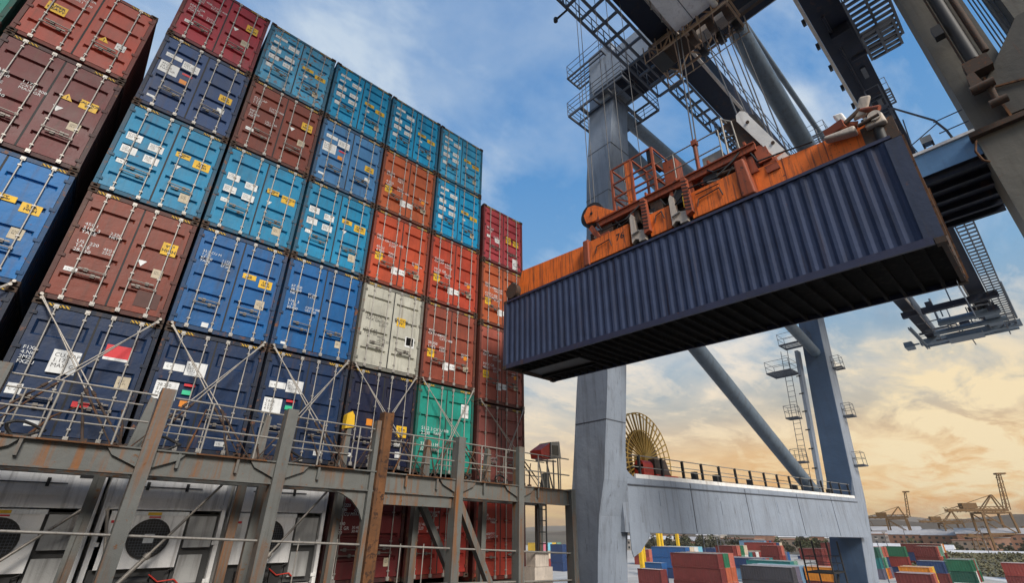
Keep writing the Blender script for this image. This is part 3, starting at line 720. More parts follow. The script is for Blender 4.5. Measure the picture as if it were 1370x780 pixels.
for s in (-1, 1): MB().bar((s*(hw-.03), -hl+.0, -hh+.12), (s*(hw-.03), -hl+.0, hh-.12), .055, .03).build('edge_strip', M['shiprust'], HC)
for s in (0, 1):                                           # the two doors and their bars at the near end
    d = MB().box((-hw+.12 + s*1.20, -hl+.05, -hh+.15), (-hw+1.30 + s*1.20, -hl+.10, hh-.14)).build('door', HP, HC)
    for u in (.35, .85): MB().tube((-hw+.12+s*1.2+u, -hl+.02, -hh+.06), (-hw+.12+s*1.2+u, -hl+.02, hh-.06), .02, 8).build('locking_bar', M['casting'], d)
HU = paint('underside', (.009,.008,.008), rust=.3, dirt=.6, rough=.85, spec=.1, rustcol=(.03,.015,.01))
MB().box((-hw+.072, -hl+.12, -hh+.13), (hw-.072, hl-.12, -hh+.16)).build('floor', HU, HC)
for i in range(27):
    y = -hl+.36 + i*.345
    m = MB(); m.box((-hw+.072, y, -hh+.02), (hw-.072, y+.012, -hh+.128)); m.box((-hw+.072, y+.013, -hh+.02), (hw-.072, y+.065, -hh+.032)); m.build('cross_member', HU, HC)
for s in (-1, 1):                                          # gooseneck tunnel at the far end
    MB().box((s*.52-.04, hl-2.9, -hh+.016), (s*.52+.04, hl-.2, -hh+.128)).build('tunnel_rail', HU, HC)
    for i in range(8):
        y = hl-2.8 + i*.33; a, b = sorted((s*.565, s*(hw-.075)))
        MB().box((a, y, -hh+.02), (b, y+.06, -hh+.125)).build('outrigger', HU, HC)
MB().box((-.475, hl-2.9, -hh+.10), (.475, hl-.2, -hh+.125)).build('tunnel_plate', paint('tunnel', (.045,.038,.034), rust=.4, dirt=.5, rough=.5), HC)

# ------------------------------------------------------------------ spreader on top of it
SPL = tuple(Vector(HLOC) + HR @ Vector((0,0,hh+.015)))
SP = thing('container_spreader', 'orange telescopic spreader frame numbered 76 locked on top of the hanging container', 'spreader', SPL, HROT)
O, OR_ = M['spread'], M['spreadrust']
for s in (-1, 1):
    a, b = sorted((s*1.06, s*.72))
    m = MB(); m.hexa([(a,1.6,.10),(b,1.6,.10),(b,5.75,.16),(a,5.75,.16)], [(a,1.6,.90),(b,1.6,.90),(b,5.35,1.12),(a,5.35,1.12)]); m.build('telescopic_beam', O, SP)
    m = MB(); m.hexa([(a,-5.9,.10),(b,-5.9,.10),(b,-2.9,.08),(a,-2.9,.08)], [(a,-5.6,.66),(b,-5.6,.66),(b,-2.9,.82),(a,-2.9,.82)]); m.build('telescopic_beam', O, SP)
for y in (-3.9, -4.8, 2.5, 3.4, 4.3):
    MB().box((-1.066, y, .14), (-1.061, y+.018, .78)).build('weld_seam', OR_, SP)
for y0, y1 in ((5.5, 6.08), (-6.08, -5.5)):
    MB().box((-1.15, y0, .02), (1.15, y1, .52)).build('end_beam', M['casting'], SP)
    for s in (-1, 1):
        MB().tube((s*1.1, (y0+y1)/2, -.05), (s*1.1, (y0+y1)/2, .72), .11, 10).build('twist_lock', M['dark'], SP)
MB().tube((-1.28,5.72,.33),(-.8,5.72,.33),.30,16).build('end_roller', M['casting'], SP)
# central body: panels with gaps
for y0, y1, zt in ((.46, 1.98, .84), (-.92, -.26, .80), (-2.86, -1.56, .86)):
    MB().box((-1.26, y0, .06), (-1.12, y1, zt)).build('side_panel', O, SP)
    MB().box((1.12, y0, .06), (1.26, y1, zt)).build('side_panel', O, SP)
MB().box((-1.05, -3.0, .10), (1.05, 2.0, .60)).build('core', M['casting'], SP)
MB().hexa([(-1.30,-3.22,.02),(-1.05,-3.22,.02),(-1.05,-2.87,.02),(-1.30,-2.87,.02)], [(-1.34,-3.12,1.12),(-1.05,-3.12,1.12),(-1.05,-2.87,1.12),(-1.34,-2.87,1.12)]).build('guide_block', OR_, SP)
MB().box((-1.31, 1.985, .0), (-1.05, 2.22, .95)).build('guide_block', OR_, SP)
t = obj('lettering', text_mesh('76', .30, 'LEFT', .006), M['ink'], SP, (-1.268, .93, .44), (0, 0, R(-90)))
for y, z, w in ((1.72, .30, .62), (-1.75, .32, .7), (-.45, .42, .3)):
    m = MB(); m.path([(-1.30,y,z),(-1.30,y-.06,z+.22),(-1.30,y-w+.06,z+.28),(-1.30,y-w,z+.02)], .016, 6); m.build('grab_rail', M['dark'], SP)
m = MB(); m.path([(-1.30,-1.75,.72),(-1.30,-2.4,.72)], .014, 6); m.build('grab_rail', M['dark'], SP)
for y in (.10, -1.22):
    m = MB(); m.prism([(y+.24,.06),(y+.24,.95),(y+.18,1.06),(y+.10,.95),(y+.06,.42),(y-.22,.34),(y-.22,.02),(y,.02),(y,.10),(y+.12,.16)], 0, -1.34, -1.20); m.build('flipper_bracket', M['creamsteel'], SP)
    MB().tube((-1.38,y-.05,.36),(-1.38,y+.2,.30),.028,8).build('ram', M['bar'], SP)
    m = MB(); m.prism([(y-.22,1.34),(y-.36,1.34),(y-.42,.20),(y-.24,.14)], 0, -1.42, -1.24); h = m.build('cable_chain', OR_, SP)
    for k in range(9):
        z = .26 + k*.115; MB().hexa([(-1.428,y-.41,z),(-1.421,y-.41,z),(-1.421,y-.23,z+.05),(-1.428,y-.23,z+.05)], [(-1.428,y-.41,z+.035),(-1.421,y-.41,z+.035),(-1.421,y-.23,z+.085),(-1.428,y-.23,z+.085)]).build('chain_gap', M['dark'], h)
    MB().box((-1.10, y-.16, .62), (-1.02, y-.06, 1.1)).build('yellow_tab', M['yellow'], SP)
# pale corner guides at the near end
m = MB(); m.hexa([(-1.30,-5.98,.36),(-.95,-5.98,.36),(-.95,-5.6,.40),(-1.30,-5.6,.40)], [(-1.24,-5.95,.68),(-1.0,-5.95,.68),(-1.0,-5.65,.70),(-1.24,-5.65,.70)]); m.build('corner_guide', M['creamsteel'], SP)
m = MB(); m.hexa([(-1.24,-5.70,.78),(-1.12,-5.70,.78),(-1.12,-5.45,.78),(-1.24,-5.45,.78)], [(-1.30,-5.90,1.16),(-1.20,-5.90,1.16),(-1.20,-5.70,1.24),(-1.30,-5.70,1.24)]); m.build('corner_guide', M['creamsteel'], SP)
m = MB(); m.hexa([(-.92,-5.42,.6),(-.75,-5.42,.6),(-.75,-5.28,.6),(-.92,-5.28,.6)], [(-1.0,-5.3,1.30),(-.8,-5.3,1.30),(-.8,-5.1,1.34),(-1.0,-5.1,1.34)]); m.build('corner_guide', M['pale'], SP)
MB().bar((-1.30,-5.3,.75),(-1.2,-4.9,.72),.14,.20).build('hinge_arm', OR_, SP)
MB().hexa([(-1.34,-5.45,.40),(-1.10,-5.45,.40),(-1.10,-4.85,.55),(-1.34,-4.85,.55)], [(-1.34,-5.45,.58),(-1.10,-5.45,.58),(-1.10,-4.85,.64),(-1.34,-4.85,.64)]).build('corner_guide', M['creamsteel'], SP)
MB().tube((-1.34,-5.82,.58),(-1.0,-5.82,.58),.12,12).build('end_roller', M['creamsteel'], SP)

for o_ in SP.children:
    if o_.name.startswith(('corner_guide','flipper','guide_block')):
        bv = o_.modifiers.new('soft', 'BEVEL'); bv.width = .045; bv.segments = 3
for (p_, q_, r_) in (((-1.28,-5.3,.75),(-1.2,-5.75,1.05),.05),((-1.3,-5.95,.72),(-1.2,-5.6,.95),.06),((-1.2,-5.2,.8),(-1.1,-5.5,.7),.08),((-1.32,-5.9,.55),(-1.32,-5.5,.5),.045),((-1.1,-5.95,.9),(-.9,-5.6,1.0),.05)): MB().tube(p_, q_, r_, 9).build('guide_ram', M['casting'] if r_ < .055 else OR_, SP)
# ------------------------------------------------------------------ head block with platform, cage, sheaves
HB = thing('head_block', 'rust red head block platform with railings and cage on the orange spreader', 'head block', SPL, HROT)
for s in (-1, 1):
    MB().box((s*1.0-.09, -3.4, 1.38), (s*1.0+.09, 1.75, 1.56)).build('edge_beam', OR_, HB)
    MB().box((s*1.0-.14, -3.4, 1.562), (s*1.0+.14, 1.75, 1.60)).build('flange', OR_, HB)
for y in (1.6, .45, -.9, -1.6, -3.2): MB().box((-.90, y-.08, 1.31), (.90, y+.08, 1.55)).build('cross_beam', OR_, HB)
MB().box((-.90, -3.4, 1.562), (.90, 1.75, 1.59)).build('floor_plate', M['casting'], HB)
for y in (.42, -.95, -1.55, -3.05):
    for s in (-1, 1): MB().box((s*1.0-.05, y-.05, .62), (s*1.0+.05, y+.05, 1.38)).build('stanchion', OR_, HB)
m = MB()
for z in (2.12, 2.66): m.tube((-.98,-.5,z),(-.98,-2.55,z),.020,6)
for y in (-.5, -1.15, -1.8, -2.55): m.tube((-.98,y,1.6),(-.98,y,2.66),.020,6)
m.path([(-.98,-2.7,1.6),(-.98,-2.7,3.0),(-.3,-2.75,3.0),(-.3,-2.75,1.6)],.03,6)
m.path([(-.98,-3.0,1.6),(-.98,-2.95,2.7),(-.98,-2.7,2.95)],.022,6); m.tube((-.98,-2.7,2.3),(-.98,-3.0,2.2),.018,6)
for z in (2.12, 2.66): m.tube((.98,1.6,z),(.98,-3.0,z),.020,6)
for y in (1.6,.2,-1.2,-2.6): m.tube((.98,y,1.6),(.98,y,2.66),.020,6)
m.build('railing', M['rail'], HB)
MB().box((-.9,-2.5,1.6),(-.45,-1.95,2.05)).build('junction_box', M['rail'], HB)
m = MB(); m.tube((-.98,-1.85,1.6),(-.98,-1.85,2.75),.05,7); m.box((-1.06,-1.93,2.55),(-.9,-1.78,2.72)); m.build('signal_post', OR_, HB)
cg = MB(); zc0, zc1 = 1.6, 3.35
for x in (-1.0, -.05):
    for y in (1.05, .28, -.5): cg.bar((x,y,zc0),(x,y,zc1),.07,.07)
for z in (zc0+.05, 2.2, 2.75, zc1):
    for x in (-1.0,-.05): cg.bar((x,1.05,z),(x,-.5,z),.05,.05)
    for y in (1.05,-.5): cg.bar((-1.0,y,z),(-.05,y,z),.05,.05)
cg.bar((-1.0,1.05,2.2),(-1.0,.28,1.65),.04,.04); cg.bar((-.05,.28,zc1),(-.05,-.5,2.2),.04,.04); cg.bar((-1.0,.28,zc1),(-.05,.28,zc1),.05,.05)
cage = cg.build('cage', OR_, HB)
MB().box((-1.02,.30,1.62),(-.98,.52,3.3)).build('cage_panel', O, cage)
MB().box((-.5,-.98,1.62),(-.1,-.55,2.95)).build('cabinet', OR_, HB)
MB().box((-.98,-.46,2.85),(-.3,-.30,3.34)).build('lamp_hood', M['dark'], cage)
m = MB(); m.tube((-1.02,1.98,2.02),(-.90,1.98,2.02),.46,24); m.build('sheave', M['dark'], HB)
m = MB(); m.prism([(1.62,1.62),(2.14,1.70),(2.24,2.05),(2.04,2.30),(1.75,2.25),(1.0,1.64)], 0, -1.12, -1.03); m.build('sheave_cheek', O, HB)
MB().tube((-1.15,1.9,1.98),(-1.0,1.9,1.98),.05,10).build('axle', M['dark'], HB)
m = MB(); m.box((-1.0,1.3,.9),(-.6,2.1,1.3)); m.tube((-1.1,1.9,.95),(-.5,1.4,1.2),.12,8); m.build('winch_gear', M['casting'], HB)
MB().bar((-1.05,1.7,.95),(-1.05,2.0,1.5),.12,.16).build('arm', OR_, HB)
def slab(y0, y1, lean, z0, z1, x0, x1): return MB().hexa([(x0,y0,z0),(x1,y0,z0),(x1,y1,z0),(x0,y1,z0)], [(x0,y0+lean,z1),(x1,y0+lean,z1),(x1,y1+lean,z1),(x0,y1+lean,z1)])
slab(-3.55,-3.10,.42,1.55,2.75,-.95,-.62).build('sheave_guard', M['casting'], HB)
m = MB(); c = [(-4.00,1.0),(-3.74,.94),(-3.10,2.58),(-3.12,2.78),(-3.24,2.84),(-3.36,2.74)]; m.prism(c, 0, -1.02, -.94); wp = m.build('cheek_plate', M['pale'], HB)
m = MB(); m.prism(c, 0, -.5, -.42); m.build('cheek_plate', M['pale'], HB)
for y, z in ((-3.36,2.35),(-3.80,1.35)): MB().tube((-1.05,y,z),(-1.021,y,z),.045,12).build('pin', M['casting'], wp)
MB().tube((-.93,-3.35,2.42),(-.51,-3.35,2.42),.24,18).build('sheave', M['dark'], HB)
for y, z in ((-3.15,1.0),(-3.5,1.2),(-3.62,.82)): MB().hexa([(-1.1,y-.2,z-.3),(-.7,y-.2,z-.3),(-.7,y+.1,z-.3),(-1.1,y+.1,z-.3)],[(-1.0,y-.1,z+.3),(-.7,y-.1,z+.3),(-.7,y+.2,z+.3),(-1.0,y+.2,z+.3)]).build('lug', OR_, HB)
rg = random.Random(21)
for i in range(26):
    y = rg.uniform(-3.1, 1.5); z = rg.uniform(.68, 1.22); x = -rg.uniform(.75, 1.08)
    if i % 3 == 0: MB().tube((x,y,z),(x+rg.uniform(-.1,.1),y+rg.uniform(.25,.6),z+rg.uniform(-.15,.15)), rg.uniform(.03,.07), 8).build('hydraulic_ram', M['casting'] if i%2 else M['bar'], HB)
    elif i % 3 == 1: MB().box((x,y,z),(x+.22,y+rg.uniform(.12,.3),z+rg.uniform(.08,.2))).build('valve_block', M['dark'] if i%2 else OR_, HB)
    else:
        m = MB(); L_ = rg.uniform(.4,.8); m.path([(x-.08,y,z+.3),(x-.12,y+L_*.3,z),(x-.12,y+L_*.7,z-.06),(x-.08,y+L_,z+.25)], .018, 6); m.build('hose', M['gasket'], HB)
for y in (-3.2,-2.2,-1.2,-.2,.8,1.6):
    MB().box((-1.15,y,1.61),(-.85,y+.05,1.72)).build('toe_bracket', OR_, HB)
for (a_, b_, c_, d_) in (((-1.3,-1.0,.6),(-1.38,-1.6,.95),(-1.36,-2.4,.9),(-1.2,-2.9,1.3)),((-1.1,1.7,1.5),(-1.3,1.4,1.0),(-1.32,.5,.98),(-1.1,.1,1.4)),((-1.0,-3.2,1.5),(-1.2,-3.4,.9),(-1.1,-4.0,.9),(-1.1,-4.6,.8)),((-1.0,-2.0,1.6),(-1.22,-2.3,1.2),(-1.25,-2.7,1.15),(-1.1,-3.0,1.5))):
    MB().path([a_,b_,c_,d_], .022, 7).build('hose', M['gasket'], HB)
for y in (-2.3,-1.35,-.6,.2,1.2): MB().box((-1.02,y,.88),(-.8,y+.38,1.34)).build('motor_block', M['dark'] if int(y*10)%2 else M['casting'], HB)
def hbw(p): return Vector(SPL) + HR @ Vector(p)

# ------------------------------------------------------------------ hoist ropes and cables
def rope(p, q, label, group, r=.020, sag=0.0):
    p = v3(p); q = v3(q); m = MB(); n = 10 if sag else 1
    pts = [p + (q-p)*(i/n) - Vector((0,0,sag*4*(i/n)*(1-i/n))) for i in range(n+1)]
    m.path([x - p for x in pts], r, 6)
    o = m.build('wire_rope', M['rope']); o.location = p; tag(o, label, 'rope', group); return o
tops = [(18.25,-9.35,21.3),(18.4,-9.6,21.3),(18.6,-9.95,21.3),(18.85,-10.15,21.3),(19.05,-10.3,21.3),(19.25,-10.5,21.3)]
ends = [(-.75,-3.1,2.8),(-.6,-3.3,2.7),(-.2,-3.4,2.2),(.2,-3.5,2.2),(.6,-3.5,2.0),(.9,-3.7,1.6)]
for a, b in zip(tops, ends): rope(a, hbw(b), 'thin dark hoist rope from the trolley down to the white sheave plates', 'hoist ropes to the white plates', .022)
for a, b in (((17.3,-8.45,21.4), (-.7,-1.7,2.4)), ((17.45,-8.6,21.4), (-.5,-1.7,2.4))): rope(a, hbw(b), 'thin rope from the trolley to the middle of the head block railing', 'ropes to the head block railing', .022)
for k, (a, b) in enumerate((((13.05,-6.05,30), (-1.0,2.0,2.4)), ((13.2,-6.15,30), (-.9,1.9,2.4)), ((13.9,-6.6,30), (-.7,1.3,1.7)), ((14.4,-6.9,30), (-.5,.9,1.7)), ((15.4,-7.0,30), (-.3,.3,3.3)))):
    rope(a, hbw(b), 'thin cable hanging straight in front of the tall grey crane leg', 'cables hanging before the crane leg', .016)

# ------------------------------------------------------------------ ship to shore gantry crane
CR = thing('gantry_crane', 'huge grey blue ship to shore gantry crane with portal beam, girders and round braces', 'crane', (0,0,0))
def loft(secs):
    """secs: (z, x0, x1, y0, y1) from bottom to top"""
    m = MB()
    for a, b in zip(secs, secs[1:]):
        f = lambda q: [(q[1],q[3],q[0]),(q[2],q[3],q[0]),(q[2],q[4],q[0]),(q[1],q[4],q[0])]
        A, B = f(a), f(b)
        for i in range(4):
            j = (i+1) % 4; m.face([A[i], A[j], B[j], B[i]])
    m.face(f(secs[0])[::-1]); m.face(f(secs[-1]))
    return m
GR = M['crane']
loft([(-14,20,22.3,2.1,3.9),(-1,20,22.1,.72,2.42),(.5,20,22.15,.50,2.22),(2,20,21.75,.06,1.95),(3.4,20,21.55,-.16,1.74),(6.2,20,21.5,-.60,1.36),(15,20,21.8,-1.58,-.10),(18.6,20,22.1,-2.08,-.42),(22,20,21.6,-2.66,-.92),(24.3,20,21.4,-3.1,-1.2),(28.5,20,21.3,-3.3,-1.5)]).build('leg', GR, CR)
# portal beam along the left frame, its top rail and the rounded haunches
m = MB(); m.hexa([(21.6,.33,-.15),(54.5,-.68,-.70),(54.5,1.55,-.70),(21.6,2.2,-.15)], [(21.6,.33,2.22),(54.5,-.68,2.36),(54.5,1.55,2.36),(21.6,2.2,2.22)]); m.build('portal_beam', GR, CR)
pts = [(21.4,2.18)] + [(21.45 + 1.5*(1-math.cos(a)), 2.22 + 2.0*(1-math.sin(a))) for a in [R(90-9*k) for k in range(11)]][::-1]
arc = [(21.5,2.2),(23.0,2.2)] + [(23.0 - 1.45*math.sin(R(9*k)), 3.9 - 1.68*math.cos(R(9*k))) for k in range(1,10)] + [(21.5,4.4)]
m = MB(); m.prism(arc, 1, .30, 1.8); m.build('haunch', GR, CR)
m = MB(); m.prism([(21.9,.25),(23.4,.25),(23.5,-.3),(22.6,-.95),(22.0,-1.15),(21.9,-.9)], 1, .285, .325); m.build('gusset_plate', GR, CR)
for x in (27.6, 33.8, 41.5, 48.0): MB().box((x,.31-(x-21.6)*.0307-.006,-.1-(x-21.6)*.0165),(x+.03,.36-(x-21.6)*.0307,2.2)).build('weld_seam', M['steel'], CR)
MB().hexa([(20.02,-3.0,12.2),(21.7,-3.0,12.2),(21.7,0,12.2),(20.02,0,12.2)], [(20.02,-3.0,12.2),(21.7,-3.0,12.2),(21.7,0,12.2),(20.02,0,12.2)]) if False else None
for z, y0, y1, xa in ((9.5,-.95,.75,21.6),(13.2,-1.35,.2,21.7),(17.2,-1.9,-.27,22.0),(4.6,-.36,1.55,21.5),(20.4,-2.4,-.7,21.8)):
    MB().box((19.985,y0,z),(20.03,y1,z+.035)).build('weld_seam', M['steel'], CR); MB().box((20.02,y0-.016,z),(xa,y0+.02,z+.035)).build('weld_seam', M['steel'], CR)
for x, z in ((24.6,1.0),(30.6,.7),(38.0,.9),(45.2,.8)):
    yb_ = .33-(x-21.6)*.0307; h_ = MB().box((x,yb_-.02,z),(x+.5,yb_+.02,z+.7)).build('access_hatch', GR, CR)
MB().tube((22.0,.28,1.9),(54,-.70,2.05),.035,6).build('conduit', M['steel'], CR)
# landside leg
BL = M['crane_blue']
loft([(-14,54,57.2,1.5,4.3),(-.7,54,57.0,-.22,2.25),(2.3,54,56.7,-.66,1.6),(4,54,56.5,-.84,1.21),(16,54,56.2,-1.75,.09),(26,54,56.0,-2.5,-.8)]).build('leg', GR, CR)
m = loft([(2.4,53.96,54.0,-.36,1.48),(4,53.96,54.0,-.80,1.19),(16,53.96,54.0,-1.72,.07),(26,53.96,54.0,-2.46,-.82)]); m.build('leg_shade_face', paint('leg_shade_blue', (.055,.095,.165), rust=.1, dirt=.3, rough=.5, streak=.05, scale=.5), CR)  # shade and sky tint of the water-facing side put into the colour
loft([(-14,53.96,54.0,1.53,4.27),(-.75,53.96,54.0,-.18,2.22)]).build('leg_shade_face', MATS['leg_shade_blue'], CR)
loft([(2.4,53.1,53.9,1.75,2.05),(4,53.1,53.9,1.45,1.75),(16,53.1,53.9,.35,.65)]).build('cable_tray', GR, CR)
for z in (3.2,4.9,6.6,8.3,10,11.7,13.4): MB().box((53.05,1.7-.092*(z-2.4),z),(53.095,2.1-.092*(z-2.4),z+.1)).build('tray_clamp', M['dark'], CR)
def ladder(p, q, w, r=.03, step=.5, axis=(0,1,0)):
    m = MB(); p = v3(p); q = v3(q); a = v3(axis)*w/2
    m.tube(p-a, q-a, r, 5); m.tube(p+a, q+a, r, 5)
    n = int((q-p).length/step)
    for i in range(1, n):
        c = p + (q-p)*i/n; m.tube(c-a, c+a, r*.7, 4)
    return m
ladder((53.0,2.6,2.4), (53.0,1.55,16.2), .62).build('ladder', M['steel'], CR)
def landing(x0, x1, y0, y1, z, name='landing', par=CR, mat=None, h=1.1, slats=True):
    m = MB()
    m.box((x0,y0,z-.12),(x0+.09,y1,z)); m.box((x1-.09,y0,z-.12),(x1,y1,z)); m.box((x0+.09,y0,z-.12),(x1-.09,y0+.09,z)); m.box((x0+.09,y1-.09,z-.12),(x1-.09,y1,z))
    if slats:
        n = max(2, int((x1-x0)/.32))
        for i in range(1, n): x = x0+(x1-x0)*i/n; m.box((x-.035,y0+.09,z-.09),(x+.035,y1-.09,z-.02))
    o = m.build(name, mat or M['steel'], par)
    r = MB(); c = [(x0+.04,y0+.04),(x1-.04,y0+.04),(x1-.04,y1-.04),(x0+.04,y1-.04)]
    for a, b in zip(c, c[1:]+c[:1]):
        for zz in (h*.52, h): r.tube((a[0],a[1],z+zz),(b[0],b[1],z+zz),.022,5)
        n = max(1, int(math.dist(a,b)/1.3))
        for i in range(n): t = i/n; r.tube((a[0]+(b[0]-a[0])*t,a[1]+(b[1]-a[1])*t,z),(a[0]+(b[0]-a[0])*t,a[1]+(b[1]-a[1])*t,z+h),.024,5)
    r.build('railing', mat or M['steel'], o)
    return o
for x0,x1,y0,y1,z in ((52.4,53.6,2.1,3.2,5.6),(52.4,53.6,1.7,2.8,9.6),(51.4,53.8,.9,3.2,13.9),(52.0,53.9,-1.0,1.6,16.6)): landing(x0,x1,y0,y1,z)
for x0,x1,y0,y1,z in ((55.3,56.6,-1.75,-.95,5.2),(55.3,56.5,-2.1,-1.3,9.6),(55.2,56.4,-2.45,-1.65,14.2)): landing(x0,x1,y0,y1,z)
for z in (-3.2,-6.2,-9.2,-12.2): landing(50.6,53.4,1.5,3.6,z,'stair_landing',mat=M['dark'])
m = MB()
for k, z in enumerate((-3.2,-6.2,-9.2)): m.bar((50.8 if k%2 else 53.2,2.0,z),(53.2 if k%2 else 50.8,2.0,z-3),.12,.25); 
for y in (1.55,3.55): m.tube((50.65,y,-14),(50.65,y,-1),.07,6); m.tube((53.35,y,-14),(53.35,y,-1),.07,6)
m.build('stair_tower', M['dark'], CR)
# round braces
def pipe(p, q, r, name='brace_pipe', mat=None, n=20): return MB().tube(p, q, r, n).build(name, mat or M['pipe'], CR)
pipe((21.4,-2.3,23.9), (55,-1.9,24.7), .42); pipe((21.5,-1.9,21.9), (54.2,-.9,15.6), .47); pipe((21.6,-.7,14.7), (48.6,.55,2.2), .52)
pipe((20.5,-9.0,33.0), (37.6,-9.0,23.3), .62); pipe((20.5,-9.3,31.3), (62,-9.0,30.8), .20); pipe((20.5,-13.2,33.0), (39.0,-13.75,24.2), .50)
MB().bar((47.2,.2,2.3),(49.2,.2,2.3),.5,.5).build('brace_foot', M['pipe'], CR)
pipe((41.3,-9.05,30.8), (41.3,-9.05,24), .07, 'hanger_rod', M['steel'], 6)
landing(40.4,42.2,-9.9,-8.3,29.6); landing(36.8,38.6,-14.5,-13.9,27.6)
# A frame masts and the beam over them
for y in (-8.2,-13.6): MB().bar((20.5,y,26.7),(20.5,y,33.6),.9,.9).build('mast', GR, CR)
MB().box((20.0,-14.3,33.62),(21.0,-7.5,34.6)).build('mast_beam', GR, CR)
# upper cross beam, lower tie beam
m = MB(); m.box((19.4,-16.6,24.3),(21.8,-1.9,26.6)); m.build('cross_beam', GR, CR)
for z0,z1 in ((24.26,24.296),): MB().box((19.5,-16.5,z0),(21.7,-3.4,z1)).build('cross_beam_shade', M['girder'], CR)  # dark sheet: shade beneath the cross beam put into the colour
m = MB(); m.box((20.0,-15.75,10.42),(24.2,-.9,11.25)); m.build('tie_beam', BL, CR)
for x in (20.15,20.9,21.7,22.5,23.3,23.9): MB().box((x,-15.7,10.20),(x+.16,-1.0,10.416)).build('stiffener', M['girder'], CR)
MB().box((20.0,-15.7,10.41),(24.19,-1.0,10.416)).build('tie_beam_shade', M['girder'], CR)  # dark sheet standing in for the shade under the tie beam
MB().box((19.94,-15.7,11.26),(20.06,-1.0,11.36)).build('kerb', M['pale'], CR)
m = MB()
for z in (11.9,12.4,12.9): m.tube((22.5,-15.7,z),(22.5,-2,z),.018,5)
for y in [-15.5+1.9*k for k in range(8)]: m.tube((22.5,y,11.25),(22.5,y,12.9),.022,5)
for z in (11.8,12.3): m.tube((20.1,-15.7,z),(20.1,-14.95,z),.02,5)
m.build('railing', M['steel'], CR)
m = MB(); m.path([(21.5,-14.0,14.9),(20.3,-15.0,12.5),(20.25,-15.15,11.9),(20.2,-15.2,11.3)],.035,6); m.path([(20.9,-14.3,13.5),(20.4,-14.2,12.0),(20.3,-14.3,11.3)],.02,5)
m.tube((20.4,-14.2,12.0),(20.3,-15.05,12.35),.02,5); m.build('stair_rail', M['steel'], CR)
landing(21.3,22.3,-14.15,-13.6,14.8)
fl = MB().box((20.2,-14.75,11.75),(20.5,-14.45,12.0)).build('floodlight', M['bar'], CR); m = MB(); m.tube((20.35,-14.72,11.36),(20.35,-14.72,11.8),.03,5); m.tube((20.35,-14.48,11.36),(20.35,-14.48,11.8),.03,5); m.build('bracket', M['dark'], fl)
# waterside leg close on the right, beige and rusty
BG = M['crane_beige']
loft([(10.9,20,22,-17.05,-15.72),(40,20,22,-17.05,-15.72)]).build('leg', BG, CR)
loft([(-14,19.8,22.4,-19.0,-15.60),(10.88,19.8,22.4,-19.0,-15.62)]).build('leg', BG, CR)
MB().box((19.6,-19.1,10.885),(22.5,-15.50,11.06)).build('flange_plate', M['casting'], CR)
m = MB(); m.prism([(-16.45,11.2),(-16.5,12.75),(-17.75,14.45),(-21,14.6),(-21,11.2)], 0, 19.75, 19.85); m.build('gusset_plate', paint('gusset_dark', (.07,.065,.055), rust=.4, dirt=.5, rough=.6), CR)
MB().bar((19.72,-16.5,11.1),(19.72,-16.45,12.8),.06,.10).build('plate_edge', M['shiprust'], CR)
MB().bar((19.70,-16.55,12.3),(19.70,-19.5,11.4),.05,.06).build('plate_edge', M['shiprust'], CR)
loft([(14.4,20,21.8,-19.6,-17.75),(40,20,21.8,-19.6,-17.75)]).build('diagonal_post', BG, CR)
m = MB(); m.tube((19.6,-16.55,40),(19.6,-16.45,13.5),.18,10); m.build('drain_pipe', M['dark'], CR)
m = MB(); m.tube((19.55,-16.28,40),(19.55,-16.22,13.3),.03,6); m.tube((19.5,-16.86,30),(19.55,-16.78,13.6),.09,8); m.build('conduit', M['casting'], CR)
MB().box((19.3,-16.2,14.9),(19.6,-15.95,15.35)).build('junction_box', M['dark'], CR)
m = MB(); m.box((19.4,-16.75,12.95),(19.85,-16.15,13.45)); m.hexa([(19.3,-16.35,12.3),(19.7,-16.35,12.3),(19.7,-16.05,12.3),(19.3,-16.05,12.3)],[(19.4,-16.3,12.95),(19.75,-16.3,12.95),(19.75,-16.1,12.95),(19.4,-16.1,12.95)]); m.tube((19.3,-16.55,12.25),(19.3,-16.0,12.25),.14,8); m.build('pipe_knuckle', M['casting'], CR)
m = MB(); m.tube((19.4,-16.42,12.2),(19.45,-16.38,11.55),.08,7); m.tube((19.3,-16.6,11.5),(19.3,-16.2,11.5),.13,8); m.build('valve', M['casting'], CR)
MB().box((19.45,-16.7,12.98),(19.52,-16.45,13.25)).build('valve_label', M['orangest'], CR)
m = MB(); m.path([(19.6,-15.58,10.7),(19.5,-15.45,10.3),(19.55,-15.5,9.95),(19.7,-15.62,9.9)],.03,6); m.build('grab_rail', M['shiprust'], CR)
m = MB()
for k in range(6): m.tube((20.3,-17.2-.09*k,40),(20.3,-17.2-.09*k,13.8),.02,5)
m.build('cable_bundle', M['steel'], CR)
# girders
GD = M['girder']
for y0, y1 in ((-8.15,-7.15),(-14.2,-12.9)):
    MB().box((-30,y0,22.0),(80,y1,24.05)).build('girder', GD, CR)
MB().box((-30,-8.30,21.98),(80,-8.16,22.10)).build('trolley_rail', M['creamsteel'], CR)
MB().box((-30,-12.89,21.98),(80,-12.75,22.10)).build('trolley_rail', M['creamsteel'], CR)
for i in range(14):
    x = 22 + i*1.9; MB().box((x,-12.74,21.85),(x+.16,-12.60,22.2)).build('rail_clip', M['dark'], CR)
for x in (36,38,40,43,46): MB().box((x,-8.45,22.1),(x+.3,-8.31,22.5)).build('rail_clip', M['dark'], CR)
m = MB()
for z in (24.6,25.15): m.tube((20,-8.2,z),(62,-8.2,z),.025,5)
for i in range(22): m.tube((20+i*2,-8.2,24.05),(20+i*2,-8.2,25.15),.025,5)
m.build('railing', M['steel'], CR)
